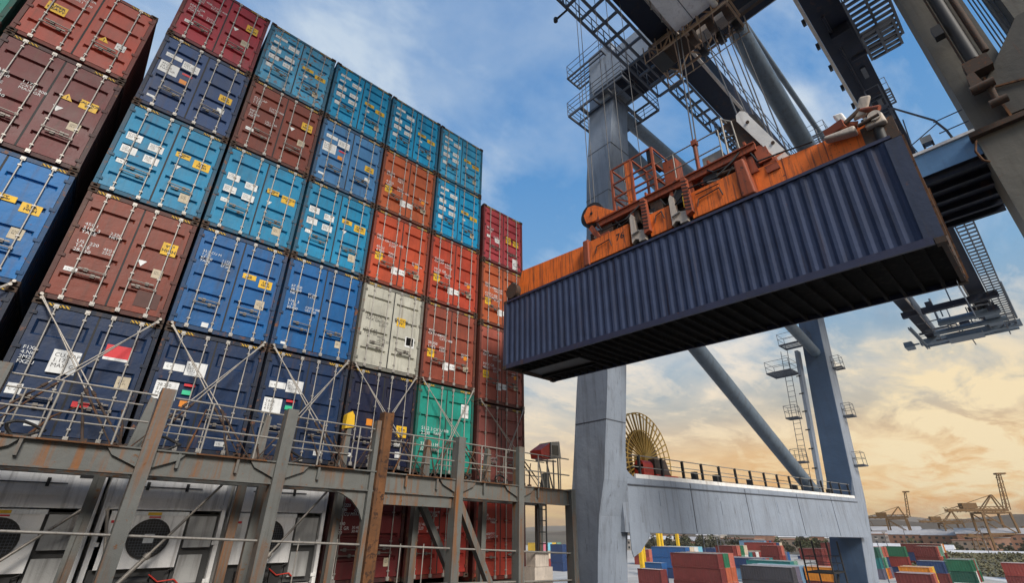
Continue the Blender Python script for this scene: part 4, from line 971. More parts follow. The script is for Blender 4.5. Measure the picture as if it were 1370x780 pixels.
# walkway left of the left girder, seen from below
def walkway(x0, x1, y0, y1, z, step=.95, rail_y=None):
    m = MB()
    for y in (y0, (y0+y1)/2, y1): m.box((x0,y-.05,z-.14),(x1,y+.05,z))
    n = int((x1-x0)/step)
    for i in range(n+1): x = x0+(x1-x0)*i/n; m.box((x-.06,y0+.051,z-.12),(x+.06,y1-.051,z-.01))
    o = m.build('walkway', M['steel'], CR)
    r = MB(); ry = rail_y if rail_y is not None else y1
    for zz in (.55,1.1): r.tube((x0,ry,z+zz),(x1,ry,z+zz),.025,5)
    for i in range(n+1): x = x0+(x1-x0)*i/n; r.tube((x,ry,z),(x,ry,z+1.1),.028,5)
    r.build('railing', M['steel'], o)
walkway(8, 20.5, -7.05, -5.55, 21.9); walkway(20.6, 25.4, -7.12, -6.2, 21.9, .8); walkway(25.5, 30.6, -7.13, -6.4, 21.8, .42)
m = MB(); m.path([(12.7,-5.5,21.9),(12.9,-5.3,22.9),(13.5,-5.4,24.5)],.05,6); m.tube((12.4,-5.2,20.9),(12.9,-5.5,21.8),.05,6); m.tube((12.4,-5.2,20.8),(12.4,-5.2,21.0),.10,8); m.build('cable_bracket', M['dark'], CR)
walkway(21.6, 25.4, -15.7, -14.25, 21.3, .34); walkway(23.4, 25.2, -15.5, -14.3, 20.6, .3); walkway(47, 80, -15.4, -14.3, 21.6, .8)
m = MB(); m.tube((24.9,-15.5,20.95),(24.9,-13.6,20.95),.13,8); m.box((23.4,-14.1,21.4),(24.2,-13.3,21.95)); m.tube((22.2,-13.4,21.8),(33,-13.4,21.8),.06,6); m.build('platform_gear', GD, CR)
for x in (27,30,33,36,39): MB().box((x,-13.9,21.9),(x+.9,-13.7,21.985)).build('lamp_plate', M['steel'], CR)
# leg head platforms
def ringplat(x0,x1,y0,y1,z,ix0,ix1,iy0,iy1):
    m = MB()
    for a,b,c,d in ((x0,x1,y0,iy0),(x0,x1,iy1,y1),(x0,ix0,iy0,iy1),(ix1,x1,iy0,iy1)):
        m.box((a,c,z-.16),(b,c+.09,z)); m.box((a,d-.09,z-.16),(b,d,z)); m.box((a,c+.09,z-.16),(a+.09,d-.09,z)); m.box((b-.09,c+.09,z-.16),(b,d-.09,z))
        n = max(1,int(max(b-a,d-c)/.85))
        for i in range(1,n):
            if b-a > d-c: x = a+(b-a)*i/n; m.box((x-.04,c+.09,z-.14),(x+.04,d-.09,z-.01))
            else: y = c+(d-c)*i/n; m.box((a+.09,y-.04,z-.14),(b-.09,y+.04,z-.01))
    o = m.build('leg_platform', M['steel'], CR)
    r = MB(); c = [(x0,y0),(x1,y0),(x1,y1),(x0,y1)]
    for a,b in zip(c,c[1:]+c[:1]):
        for zz in (.38,.75,1.1): r.tube((*a,z+zz),(*b,z+zz),.022,5)
        n = int(math.dist(a,b)/1.0)
        for i in range(n): t=i/n; r.tube((a[0]+(b[0]-a[0])*t,a[1]+(b[1]-a[1])*t,z),(a[0]+(b[0]-a[0])*t,a[1]+(b[1]-a[1])*t,z+1.1),.024,5)
    r.build('railing', M['steel'], o)
ringplat(19.1,23.0,-4.3,-.1,23.7,19.95,21.5,-3.05,-1.1)
m = landing(19.0,20.3,-3.2,-.3,26.9); 
# back reach end
MB().box((79.6,-15.8,21.2),(80.3,-6.3,21.9)).build('end_beam', M['pipe'], CR)
MB().box((66.5,-15.0,21.0),(67.1,-7.0,21.6)).build('end_beam', GD, CR)
m = MB()
for y in (-6.8,-7.0): m.box((70,y-.06,20.6),(80,y+.06,20.9))
m.tube((71,-9.4,20.9),(71,-14.6,20.9),.40,10); m.tube((74,-8.4,20.7),(74,-14.8,20.7),.30,10); m.box((72.2,-14.4,20.9),(76.8,-13.2,21.9)); m.box((76.5,-12.4,20.4),(78.9,-9.2,21.0)); m.tube((78.6,-7.0,20.6),(78.6,-15.4,20.6),.16,8)
m.build('machinery', M['pipe'], CR)
m = MB()
for p,q in (((66,-8.2,22),(66,-8.2,24.4)),((70,-9.6,21),(70,-9.6,23.6)),((73,-12.4,21),(73,-12.4,23)),((79,-15.6,21.9),(71,-15.6,23.8)),((79.9,-6.2,21.5),(79.9,-4.9,21.5))): m.tube(p,q,.11,6)
m.box((79.0,-5.6,21.1),(80.8,-4.7,21.8)); m.build('bracing', M['pipe'], CR)
rg = random.Random(4)
for i in range(34):
    x = rg.uniform(66, 78); y = rg.uniform(-14.6, -9.5); z = rg.uniform(20.7, 21.7); k_ = i % 4
    if k_ == 0: MB().tube((x,y,z),(x+rg.uniform(-.3,.3),y+rg.uniform(1.5,4),z),rg.uniform(.05,.14),7).build('drive_shaft', M['steel'], CR)
    elif k_ == 1: MB().tube((x,y,z),(x,y,z+rg.uniform(1.0,3.2)),.06,6).build('bracing', M['pipe'], CR)
    elif k_ == 2: MB().box((x,y,z),(x+rg.uniform(.4,1.2),y+rg.uniform(.4,1.0),z+rg.uniform(.3,.8))).build('machine_box', M['girder'] if i%8 else M['pipe'], CR)
    else: MB().tube((x,y,z),(x+rg.uniform(2,5),y,z+rg.uniform(-.2,.2)),.06,6).build('pipe_run', M['steel'], CR)
for zz in (.5,1.0): MB().tube((80.2,-15.7,21.9+zz),(80.2,-6.4,21.9+zz),.035,5).build('rear_rail', M['steel'], CR)
MB().hexa([(60,-8.9,19.9),(78,-8.6,20.9),(78,-8.5,20.9),(60,-8.8,19.9)],[(60,-8.9,22),(78,-8.6,22),(78,-8.5,22),(60,-8.8,22)]).build('web_plate', M['steel'], CR)
MB().hexa([(40,-12.70,21.0),(72,-12.62,20.6),(72,-12.56,20.6),(40,-12.64,21.0)],[(40,-12.70,21.96),(72,-12.62,21.96),(72,-12.56,21.96),(40,-12.64,21.96)]).build('web_plate', GR, CR)
# railing on the portal beam
m = MB(); pb = lambda x: (.55 - (x-21.6)*.0307, 2.24 + (x-21.6)*.0042)
for zz in (.55,1.1):
    m.tube((22.9,pb(22.9)[0],pb(22.9)[1]+zz),(54,pb(54)[0],pb(54)[1]+zz),.028,6)
m.build('railing', M['rail'], CR)
for i in range(16):
    x = 23.5+i*2.0; y,z = pb(x); MB().box((x-.06,y-.06,z),(x+.06,y+.06,z+1.12)).build('rail_post', M['dark'], CR)
for zz in (.5,1.05): MB().tube((23,2.0,2.24+zz),(54,1.3,2.38+zz),.025,5).build('rear_rail', M['rail'], CR)
MB().hexa([(22.9,.34,2.225),(54,-.62,2.365),(54,-.52,2.365),(22.9,.44,2.225)],[(22.9,.34,2.43),(54,-.62,2.56),(54,-.52,2.56),(22.9,.44,2.43)]).build('kick_plate', M['pale'], CR)
for x in (29.5,32.0,36.5,44,51): MB().box((x,.9-(x-21)*.02,2.3),(x+.3,1.2-(x-21)*.02,3.0)).build('lamp_box', M['dark'], CR)

# cable reel and its motor on the portal beam
CX, CY, CZ, RR = 25.3, 1.45, 3.35, 2.55
RL = thing('cable_reel', 'big round yellow spoked cable reel standing on the portal beam behind the leg', 'cable reel', (CX,CY,CZ))
def ringtube(r, y, t, n=48):
    m = MB(); p = [(r*math.cos(2*math.pi*i/n), y, r*math.sin(2*math.pi*i/n)) for i in range(n+1)]; return m.path(p, t, 5)
for r, y in ((RR,-.15),(RR,.15),(RR*.62,-.17)): ringtube(r, y, .032).build('rim', M['gold'], RL)
for k in range(44):
    a = 2*math.pi*k/44; c, s = math.cos(a), math.sin(a); m = MB()
    m.bar((.35*c,-.17,.35*s),(RR*c,-.15,RR*s),.05,.10 if k % 2 else .05, up=(0,1,0)); m.build('spoke', M['gold'], RL)
m = MB(); n = 44
for i in range(n):
    a, b = 2*math.pi*i/n, 2*math.pi*(i+1)/n; r0, r1 = RR*.36, RR*.64
    m.face([(r0*math.cos(a),.02,r0*math.sin(a)),(r1*math.cos(a),.02,r1*math.sin(a)),(r1*math.cos(b),.02,r1*math.sin(b)),(r0*math.cos(b),.02,r0*math.sin(b))])
m.build('cable_winding', paint('cable_wound', (.20,.15,.10), rust=.3, dirt=.5, rough=.8, scale=3), RL)
MB().tube((0,-.4,0),(0,.3,0),.36,18).build('hub', M['gold'], RL)
MO = thing('reel_motor', 'red rounded motor with a brown gearbox in front of the yellow reel', 'motor', (24.6,.95,2.26))
m = MB(); m.box((-.45,-.28,0),(.45,.28,.75)); m.tube((-.45,0,.72),(.45,0,.72),.28,16); m.build('motor_body', M['redpaint'], MO)
m = MB(); m.hexa([(.6,-.3,.0),(2.2,-.3,.0),(2.2,.3,.0),(.6,.3,.0)],[(.62,-.3,1.1),(1.7,-.3,1.1),(1.7,.3,1.1),(.62,.3,1.1)]); m.build('gearbox', paint('gear_brown', (.13,.09,.07), rust=.4, dirt=.5, rough=.6), MO)
MB().box((.5,-.42,.06),(2.6,-.31,.30)).build('base_rail', M['redpaint'], MO)

# trolley under the girders
TR = thing('crane_trolley', 'brown steel trolley with pale operator cab running under the crane girders', 'trolley', (0,0,0))
m = MB(); x0,x1,y0,y1 = 17.5,19.2,-10.8,-6.9
for z in (21.05,21.85):
    for x in (x0,x1): m.bar((x,y0,z),(x,y1,z),.09,.09)
    for y in (y0,(y0+y1)/2,y1): m.bar((x0,y,z),(x1,y,z),.08,.08)
k = 6
for i in range(k):
    a = y0+(y1-y0)*i/k; b = y0+(y1-y0)*(i+1)/k; s = (21.05,21.85) if i%2 else (21.85,21.05)
    m.bar((x0,a,s[0]),(x0,b,s[1]),.06,.06); m.bar((x1,a,s[0]),(x1,b,s[1]),.06,.06); m.bar((x0,a,21.05),(x1,b,21.05),.05,.05); m.bar((x0,b,21.05),(x0,b,21.85),.06,.06)
m.build('frame', paint('trolley_brown', (.40,.26,.16), rust=.5, dirt=.5, rough=.6, scale=2), TR)
MB().box((17.9,-8.6,21.4),(18.9,-7.3,21.8)).build('drive_housing', M['casting'], TR)
MB().box((18.4,-10.7,21.5),(19.0,-9.0,21.85)).build('drive_housing', M['creamsteel'], TR)
for y in (-8.9,-9.8,-10.6):
    MB().tube((18.1,y-.14,21.15),(18.1,y+.14,21.15),.38,16).build('sheave', M['casting'], TR); MB().tube((19.1,y-.14,21.15),(19.1,y+.14,21.15),.32,16).build('sheave', M['dark'], TR)
MB().box((17.4,-7.6,20.95),(18.6,-6.9,21.0)).build('gear_plate', M['dark'], TR)
m = MB()
for x in (17.3,18.4,19.4): m.box((x,-13.1,22.15),(x+.2,-8.4,22.45))
m.build('chassis', M['casting'], TR)
m = MB()
for x in (17.3,19.45):
    for z in (20.75,21.4): m.tube((x,-10.9,z),(x,-6.7,z),.028,5)
    for q in range(7): m.tube((x,-10.9+q*.7,20.7),(x,-10.9+q*.7,21.9),.03,5)
m.build('guard_rail', paint('trolley_tan', (.45,.33,.22), rust=.4, dirt=.4, rough=.6, scale=2), TR)
for y in (-8.23,-12.82):
    for x in (17.5,19.3): MB().tube((x,y-.09,22.35),(x,y+.09,22.35),.22,14).build('wheel', M['dark'], TR)
cab = MB().hexa([(14.6,-10.1,21.3),(17.35,-10.2,21.3),(17.35,-8.45,21.3),(14.6,-8.5,21.3)], [(14.3,-10.1,23.4),(17.35,-10.2,23.4),(17.35,-8.45,23.4),(14.3,-8.5,23.4)]).build('cab', M['pale'], TR)
MB().box((14.0,-8.44,22.1),(17.2,-8.41,23.1)).build('cab_window', M['glass'], cab)
MB().box((14.9,-9.36,21.28),(17.3,-9.33,21.296)).build('floor_seam', M['steel'], cab)
m = MB(); m.tube((16.0,-10.25,21.35),(17.5,-10.35,21.3),.14,10); m.build('bumper', M['pale'], cab)
m = MB()
for z in (21.5,22.1): m.tube((14.5,-8.3,z),(17.4,-8.3,z),.03,5)
for x in (14.6,15.5,16.4,17.3): m.tube((x,-8.3,21.3),(x,-8.3,22.1),.03,5)
m.build('cab_rail', M['rail'], cab)

# ------------------------------------------------------------------ quay, water, yard
QZ = -14.0
def concrete(name, col, scale):
    m = bpy.data.materials.new(name); m.use_nodes = True; nt = m.node_tree; b = nt.nodes['Principled BSDF']; L = nt.links
    tc = nd(nt, 'ShaderNodeTexCoord'); a = nd(nt, 'ShaderNodeTexNoise', i_Scale=scale, i_Detail=8.0, i_Roughness=.65); L.new(tc.outputs['Object'], a.inputs['Vector'])
    c = nd(nt, 'ShaderNodeTexNoise', i_Scale=scale*12, i_Detail=6.0); L.new(tc.outputs['Object'], c.inputs['Vector'])
    t = mixc(nt, 1.0, ramp(nt, a.outputs[0], [(.3,.7),(.7,1.15)]), ramp(nt, c.outputs[0], [(.3,.85),(.7,1.1)]), 'MULTIPLY')
    L.new(mixc(nt, 1.0, col, t, 'MULTIPLY'), b.inputs['Base Color']); b.inputs['Roughness'].default_value = .85
    return m
GM = concrete('quay_concrete', (.46,.43,.39), .02)
tag(MB().box((17.6,-3000,QZ-4),(6000,5000,QZ)).build('ground', GM), kind='structure')
wm = bpy.data.materials.new('sea'); wm.use_nodes = True; b = wm.node_tree.nodes['Principled BSDF']; b.inputs['Base Color'].default_value = (.02,.04,.05,1); b.inputs['Roughness'].default_value = .12
n_ = nd(wm.node_tree, 'ShaderNodeTexNoise', i_Scale=.4, i_Detail=5.0); bp = nd(wm.node_tree, 'ShaderNodeBump', i_Strength=.4); wm.node_tree.links.new(n_.outputs[0], bp.inputs['Height']); wm.node_tree.links.new(bp.outputs[0], b.inputs['Normal'])
MBw = MB(); MBw.face([(-3000,-3000,-16.9),(17.6,-3000,-16.9),(17.6,5000,-16.9),(-3000,5000,-16.9)]); tag(MBw.build('sea_water', wm), kind='structure')
RM = concrete('road_concrete', (.62,.60,.57), .05)
def sheet(name, pts, z, mat):
    m = MB(); m.face([(p[0],p[1],z) for p in pts]); o = m.build(name, mat); return tag(o, kind='structure')
sheet('road', [(150,-8),(330,-6),(330,22),(228,17),(214,8),(150,4)], QZ+.008, RM)
lm_ = plain('road_line', (.7,.66,.5), .7)
for i in range(9): sheet('road_marking', [(168+i*14,-1.0),(174+i*14,-.8),(174+i*14,-.55),(168+i*14,-.75)], QZ+.014, lm_)

ROOF = paint('sunlit_dusty_roof', (.50,.46,.43), rust=.2, dirt=.3, rough=.7, scale=.5, bump=0)  # pale tone holds both the dust and the sunlight on the roofs
def yard_mesh(L, H=2.9):
    m = MB(); w = 2.44
    m.box((.10,.06,.12),(w-.10,L-.06,H-.06))
    for x, s in ((.08,-1),(w-.08,1)): corrug_wall(m, x, s, .2, L-.2, .15, H-.1, pitch=.60, depth=.075)
    for x0,x1 in ((0,.14),(w-.14,w)):
        for y0,y1 in ((0,.16),(L-.16,L)): m.box((x0,y0,0),(x1,y1,H))
        m.box((x0,.161,H-.1),(x0+.1 if x0==0 else x1,L-.161,H)); m.box((x0,.161,0),(x1,L-.161,.15))
    for z0,z1 in ((0,.14),(H-.12,H)): m.box((.141,0,z0),(w-.141,.05,z1))
    for x in (.5,.95,1.5,1.95): m.tube((x,.035,.1),(x,.035,H-.08),.025,5)
    m.box((w/2-.02,.03,.15),(w/2+.02,.058,H-.12))
    me = m.recalc(m.mesh('yard_container'))
    for p in me.polygons:
        if p.normal.z > .9 and p.center.z > H-.13: p.material_index = 1
    me.materials.append(None); me.materials.append(ROOF)
    return me
YC = dict(maroon=(.155,.026,.024), red=(.26,.040,.032), salmon=(.42,.12,.085), orange=(.62,.22,.02), rusty=(.40,.10,.045), charcoal=(.055,.056,.066), purple=(.13,.12,.17), steel=(.15,.26,.38),
          lightblue=(.20,.50,.62), blue=(.02,.10,.28), navy=(.018,.045,.13), teal=(.018,.17,.17), green=(.02,.14,.07), darkgreen=(.015,.09,.06), mint=(.15,.29,.22), white=(.66,.65,.63), cream=(.58,.48,.36), yellow=(.66,.42,.05), pink=(.55,.16,.22))
YM = {k: paint('yard_' + k, v, rust=.14, dirt=.3, rough=.55, scale=.5, streak=.15, bump=0) for k, v in YC.items()}
words = dict(maroon='maroon', red='red', salmon='salmon red', orange='orange yellow', rusty='rust orange', charcoal='charcoal', purple='purple grey', steel='steel blue', lightblue='light blue', blue='blue', navy='navy', teal='teal', green='green', darkgreen='dark green', mint='pale mint', white='white', cream='cream', yellow='yellow', pink='pink')
# stack: x, y of the near corner, length, columns going away; each column lists colours from the bottom up; where it stands
STACKS = [
 (120.2,47.2,12.19,[['maroon','maroon','maroon'],['rusty','rusty','green'],['salmon','rusty','salmon']],'big maroon stack beneath the crane portal beam'),
 (107.3,54.3,6.06,[['maroon','maroon']],'low stack against the near crane leg'),
 (127.4,66.9,6.06,[['navy','blue']],'blue stack behind the low maroon one'),
 (135.8,37.8,12.19,[['charcoal','charcoal'],['purple','purple'],['steel','steel'],['lightblue','lightblue']],'charcoal stack right of the big maroon stack'),
 (142.9,31.5,6.06,[['maroon','orange'],['maroon','orange']],'orange topped stack left of the stair tower'),
 (159.3,46.7,12.19,[['maroon','teal'],['white','mint']],'teal topped stack behind the charcoal one'),
 (153.9,75.0,12.19,[['navy','blue','blue'],['cream','cream','cream'],['white','white','white'],['steel','lightblue','lightblue']],'long blue stack by the yellow posts'),
 (200,121,6.06,[['red','maroon'],['salmon','salmon'],['steel','lightblue']],'far stack beside the near crane leg fillet'),
 (178.8,71.7,6.06,[['red','red','maroon'],['salmon','red','salmon'],['green','mint','green'],['white','white','cream']],'red stack just above the big maroon one'),
 (190.1,61.6,6.06,[['red','maroon','maroon'],['salmon','red','salmon']],'wide red stack amid the portal beam gap'),
 (214.2,70.4,6.06,[['navy','navy'],['blue','purple'],['steel','blue']],'navy stack right of the wide red one'),
 (204.3,79.3,6.06,[['darkgreen','navy'],['teal','teal'],['red','maroon'],['white','white'],['red','red']],'far navy stack behind the charcoal one'),
 (172.2,42.4,6.06,[['red','maroon','maroon'],['mint','red','maroon']],'maroon stack beside the stair tower'),
 (238.8,109.5,6.06,[['blue','navy'],['navy','blue']],'small far stack right of long blue one'),
 (172.0,44.7,6.06,[['white','white'],['red','white']],'white stack beside the teal topped one'),
 (220.3,24.5,6.06,[['maroon','maroon','maroon'],['salmon','red','salmon'],['salmon','salmon','mint'],['mint','green','mint']],'tall maroon stack by the far crane leg'),
 (213.0,31.2,6.06,[['navy','red','green']],'green topped stack left of the tall maroon stack'),
 (198.3,35.2,6.06,[['purple','teal','darkgreen'],['orange','green','mint'],['rusty','mint','salmon'],['purple','navy','salmon']],'mixed stack touching the far crane leg'),
 (159.9,16.2,6.06,[['maroon','orange'],['yellow','yellow']],'orange topped stack before the tall maroon one'),
 (137.3,12.0,6.06,[['maroon','maroon'],['salmon','salmon']],'nearest maroon stack at the lower right'),
 (205.2,14.8,6.06,[['darkgreen','green'],['white','green'],['red','red'],['green','mint']],'green stack beside the pale road'),
 (219.4,19.6,6.06,[['navy'],['maroon']],'single layer behind the green stack'),
 (191.0,18.6,6.06,[['maroon','navy'],['darkgreen','darkgreen']],'navy topped stack left of the green stack'),
 (196.0,1.4,6.06,[['maroon','red'],['red','white']],'red stack at right edge by the road'),
 (148.3,121.6,6.06,[['navy','navy','navy']],'navy stack behind the last bridge post'),
 (81.2,67.1,6.06,[['navy','blue']],'blue stack seen below the bridge floodlight'),
 (156,141.8,6.06,[['white','teal','yellow'],['steel','white','pink'],['red','cream','lightblue'],['pink','teal','yellow'],['red','white','mint']],'colourful stack seen through the bridge ladder'),
 (196,52,6.06,[['maroon','navy'],['red','white'],['steel','red']],'low mixed stack behind the orange topped one'),
 (228,78,12.19,[['white','cream','red'],['navy','maroon','navy'],['red','mint','cream']],'distant mixed stack under the beam middle'),
 (262,96,12.19,[['maroon','navy','steel'],['cream','red','red'],['teal','white','navy'],['navy','navy','maroon']],'most distant stack under the beam'),
 (245,54,12.19,[['navy','maroon','maroon'],['red','white','red'],['blue','teal','navy']],'distant stack left of the far crane leg'),
 (255,29,12.19,[['red','navy','maroon'],['steel','red','white'],['maroon','maroon','orange']],'distant stack behind the tall maroon one'),
 (168,58,12.19,[['steel','navy'],['red','red'],['white','teal']],'stack between the charcoal and long blue stacks'),
]
seen_lab = {}
for x, y, L, columns, place in STACKS:
    me = cached(('yard', L), lambda: yard_mesh(L))
    nc = len(columns)
    for ci, colm in enumerate(columns):
        for zi, c in enumerate(colm):
            o = obj('yard_container', me, YM[c], None, (x + ci*2.75, y + random.uniform(-.12,.12), QZ + zi*2.905))
            lev = '' if len(colm) == 1 else ('top ' if zi == len(colm)-1 else 'bottom ' if zi == 0 else 'middle ')
            row = '' if nc == 1 else (['front', 'rear'] if nc == 2 else ['first', 'second', 'third', 'fourth', 'fifth'])[ci] + ' row of '
            tag(o, f"{lev}{words[c]} container in {row}{place}", 'container', 'containers stacked in the yard')

def far_gantry(loc, h, rot, label, boom_up=True, mat=None, s=1.0):
    """distant ship to shore crane; h: total height with the boom raised"""
    mat = mat or M['gold']; t = thing('harbour_crane', label, 'crane', loc, (0,0,rot), 'harbour cranes on the far quay')
    b = h*.52; w = h*.17; d = h*.26; r = h*.0115
    for x in (-w, w):
        for y in (-d/2, d/2): MB().bar((x*1.12,y*1.1,0),(x,y,b),r*2,r*2.2).build('leg', mat, t)
    m = MB()
    for z in (b*.45, b*.98):
        for y in (-d/2,d/2): m.bar((-w*1.05,y,z),(w*1.05,y,z),r*1.6,r*2)
        for x in (-w,w): m.bar((x,-d/2,z),(x,d/2,z),r*1.6,r*2)
    for y in (-d/2,d/2): m.bar((-w,y,b*.45),(w,y,b*.97),r*1.2,r*1.2)
    m.build('portal', mat, t)
    m = MB()
    for y in (-d*.14,d*.14): m.bar((-w*1.3,y,b*1.05),(w*3.2,y,b*1.05),r*1.7,r*3)
    for y in (-d*.14,d*.14):
        for k in range(14): x = -w*1.2+k*w*.32; m.bar((x,y,b*1.05),(x+w*.32,y,b*(1.13 if k%2 else 1.0)),r*.6,r*.6)
        m.bar((-w*1.3,y,b*1.14),(w*2.2,y,b*1.14),r*.8,r*.8)
    for k in range(7): x = -w*1.2+k*w*.7; m.bar((x,-d*.14,b*1.05),(x,d*.14,b*1.05),r,r)
    m.build('girder', mat, t)
    MB().box((w*.9,-d*.2,b*1.09),(w*2.0,d*.2,b*1.24)).build('machine_house', mat, t)
    m = MB(); ap = (-w*.6,0,b*1.45)
    for y in (-d*.18,d*.18): m.bar((-w,y,b*1.05),(ap[0],y*.4,ap[2]),r*1.3,r*1.3); m.bar((w*.6,y,b*1.05),(ap[0],y*.4,ap[2]),r*1.1,r*1.1)
    m.tube(ap,(w*3.0,0,b*1.08),r*.4,5); m.build('frame_mast', mat, t)
    m = MB(); L = h*.50
    q0 = v3((-w*1.35,0,b*1.06)); dr = v3((-.16,0,1)).normalized() if boom_up else v3((-1,0,.04)).normalized()
    px = dr.cross(Vector((0,1,0)))*r*2.2; n = 9
    for y in (-d*.12,d*.12):
        for sg in (-1,1): m.bar(q0+px*sg+Vector((0,y,0)), q0+dr*L+px*sg*.6+Vector((0,y*.7,0)), r*.8, r*.8)
        for k in range(n):
            a = q0+dr*(L*k/n); c = q0+dr*(L*(k+1)/n); sg = 1 if k%2 else -1
            m.bar(a+px*sg+Vector((0,y,0)), c-px*sg+Vector((0,y,0)), r*.5, r*.5)
    for k in range(0,n+1,2): m.bar(q0+dr*(L*k/n)+Vector((0,-d*.12,0)), q0+dr*(L*k/n)+Vector((0,d*.12,0)), r*.6, r*.6)
    m.box((q0+dr*L)[:] and tuple((q0+dr*L)-Vector((w*.45,d*.15,r))), tuple((q0+dr*L)+Vector((w*.25,d*.15,r))))
    m.build('boom', mat, t)
    return t
CRM = paint('far_crane_yellow', (.145,.072,.018), rust=.3, dirt=.45, rough=.6, scale=.3, bump=0)
CRB = paint('far_crane_brown', (.10,.06,.03), rust=.3, dirt=.45, rough=.6, scale=.3, bump=0)
far_gantry((600,113,QZ), 43, R(95), 'yellow harbour crane with slim raised boom nearest the big crane leg', True, CRM)
far_gantry((500,60,QZ), 34, R(120), 'yellow harbour crane with low apex and broad machine deck', False, CRM)
far_gantry((480,34,QZ), 46, R(125), 'tallest yellow harbour crane with raised boom at the far right', True, CRM)
far_gantry((800,187,QZ), 30, R(100), 'smallest and darkest harbour crane right beside the big crane leg', False, CRB)
far_gantry((520,47,QZ), 21, R(115), 'short dark yellow harbour crane between the two larger ones', False, CRB)
far_gantry((530,55,QZ), 19, R(110), 'low yellow crane in front of the crane with the broad machine deck', False, CRM)

far_gantry((700,140,QZ), 26, R(98), 'thin hazy harbour crane just right of the crane with slim raised boom', False, CRM)
far_gantry((560,20,QZ), 24, R(118), 'low harbour crane cut by the right picture edge', False, CRM)
far_gantry((450,41,QZ), 17, R(128), 'squat orange brown crane at the feet of the tallest crane', False, CRM)
# rubber tyred yard gantries: yellow posts under the portal beam
def yard_gantry(x, y, w, h, label):
    t = thing('yard_gantry_crane', label, 'crane', (x,y,QZ), (0,0,0), 'yard gantry cranes under the portal beam'); Y = paint('gantry_yellow', (.74,.46,.02), rust=.2, dirt=.3, rough=.5, scale=.5)
    for px in (0, w):
        for py in (0, 6.5): MB().box((px-.45,py-.45,.9),(px+.45,py+.45,h)).build('leg', Y, t)
        MB().box((px-.5,-1.0,.55),(px+.5,7.5,.95)).build('sill', Y, t)
        for py in (-.4, 6.9): MB().tube((px-.25,py,.5),(px+.25,py,.5),.5,14).build('wheel', M['gasket'], t)
    for py in (0,6.5): MB().box((-.6,py-.5,h+.01),(w+.6,py+.5,h+1.2)).build('girder', Y, t)
    MB().box((w*.4,.55,h-.4),(w*.4+2.5,5.9,h+1.6)).build('trolley', M['rusty_t'] if 'rusty_t' in M else OR_, t)
yard_gantry(112,68.5,9,20,'yellow yard gantry with thick posts next to the near crane leg')
yard_gantry(160,88,12,22,'yellow yard gantry farther off behind the long blue stack')

for x_, y_, h_ in ((150,62,19),(205,96,21),(262,118,23),(232,40,20),(300,48,24),(330,90,24),(290,20,22),(180,30,18)):
    lp = thing('lamp_post', {150:'slim yard lamp post above the charcoal stack',205:'slim yard lamp post above the navy stacks',262:'slim lamp post far behind the long blue stack',232:'slim lamp post right of the far crane leg',300:'slim lamp post before the terracotta buildings',330:'slim lamp post at the middle of the tree row',290:'slim lamp post rising from the shrub bank',180:'slim yard lamp post beside the stair tower'}[x_], 'lamp post', (x_,y_,QZ), group='yard lamp posts')
    MB().tube((0,0,0),(0,0,h_*.62),.16,8,.09).build('mast', M['steel'], lp)
    m = MB(); m.bar((-1.2,0,h_*.62),(1.2,0,h_*.62),.12,.12); m.build('cross_arm', M['steel'], lp)
    for q_ in (-1.1,-.4,.4,1.1): MB().box((q_-.22,-.2,h_*.62+.07),(q_+.22,.2,h_*.62+.4)).build('lamp_head', M['bar'], lp)
# sheds, houses and trees beyond the yard
WALLS = [(.36,.31,.26),(.30,.23,.18),(.26,.13,.085),(.40,.36,.32),(.22,.20,.19),(.30,.17,.12)]
def building(x, y, w, d, h, rot, i, label, gable=True, roofc=(.30,.22,.18)):
    t = thing('warehouse' if gable else 'apartment_block', label, 'building', (x,y,QZ), (0,0,rot), 'buildings beyond the container yard')
    wmx = paint(f'wall_{i%6}', WALLS[i%6], rust=.05, dirt=.3, rough=.8, scale=.2, bump=0)
    MB().box((-w/2,-d/2,0),(w/2,d/2,h)).build('wall', wmx, t)
    rm = paint('roof_%d' % (i%3), [(.62,.60,.58),(.34,.17,.11),(.40,.38,.37)][i%3], rust=.1, dirt=.3, rough=.7, scale=.2, bump=0)
    if gable: MB().prism([(-w/2-.4,h),(w/2+.4,h),(0,h+w*.16)], 1, -d/2-.4, d/2+.4).build('roof', rm, t)
    else: MB().box((-w/2-.2,-d/2-.2,h),(w/2+.2,d/2+.2,h+.5)).build('roof', rm, t)
    nfl = max(1, int(h/3.2)); 
    for fl in range(nfl):
        m = MB(); z = 1.1+fl*3.1
        for k in range(max(2,int(d/4))): yy = -d/2+1.2+k*4.0; m.box((-w/2-.05,yy,z),(-w/2-.005,yy+1.5,z+1.4))
        for k in range(max(2,int(w/4))): xx = -w/2+1.2+k*4.0; m.box((xx,-d/2-.05,z),(xx+1.5,-d/2-.005,z+1.4))
        m.build('window_band', M['glass'], t)
BL_ = [(340,205,14,30,7,0,0),(380,215,12,14,9,.3,1),(360,190,16,20,6,.2,2),(420,205,14,20,9,.1,3),(410,175,18,26,7,0,4),(430,165,12,14,9,.2,5),(440,150,16,24,8,.3,0),(400,130,20,18,7,0,1),(450,128,14,20,9,.1,2),(430,112,16,20,8,.2,3),
       (470,108,14,26,10,.1,4),(560,150,30,22,9,.4,5),(640,125,24,40,12,.3,2),(650,100,20,40,11,.2,5),(620,88,26,34,10,.1,1),(600,70,24,30,9,.3,2),(330,225,14,18,7,0,3),(300,30,9,44,4.2,.15,0),(330,62,12,50,5,.1,3),(360,68,10,40,5,.1,0)]
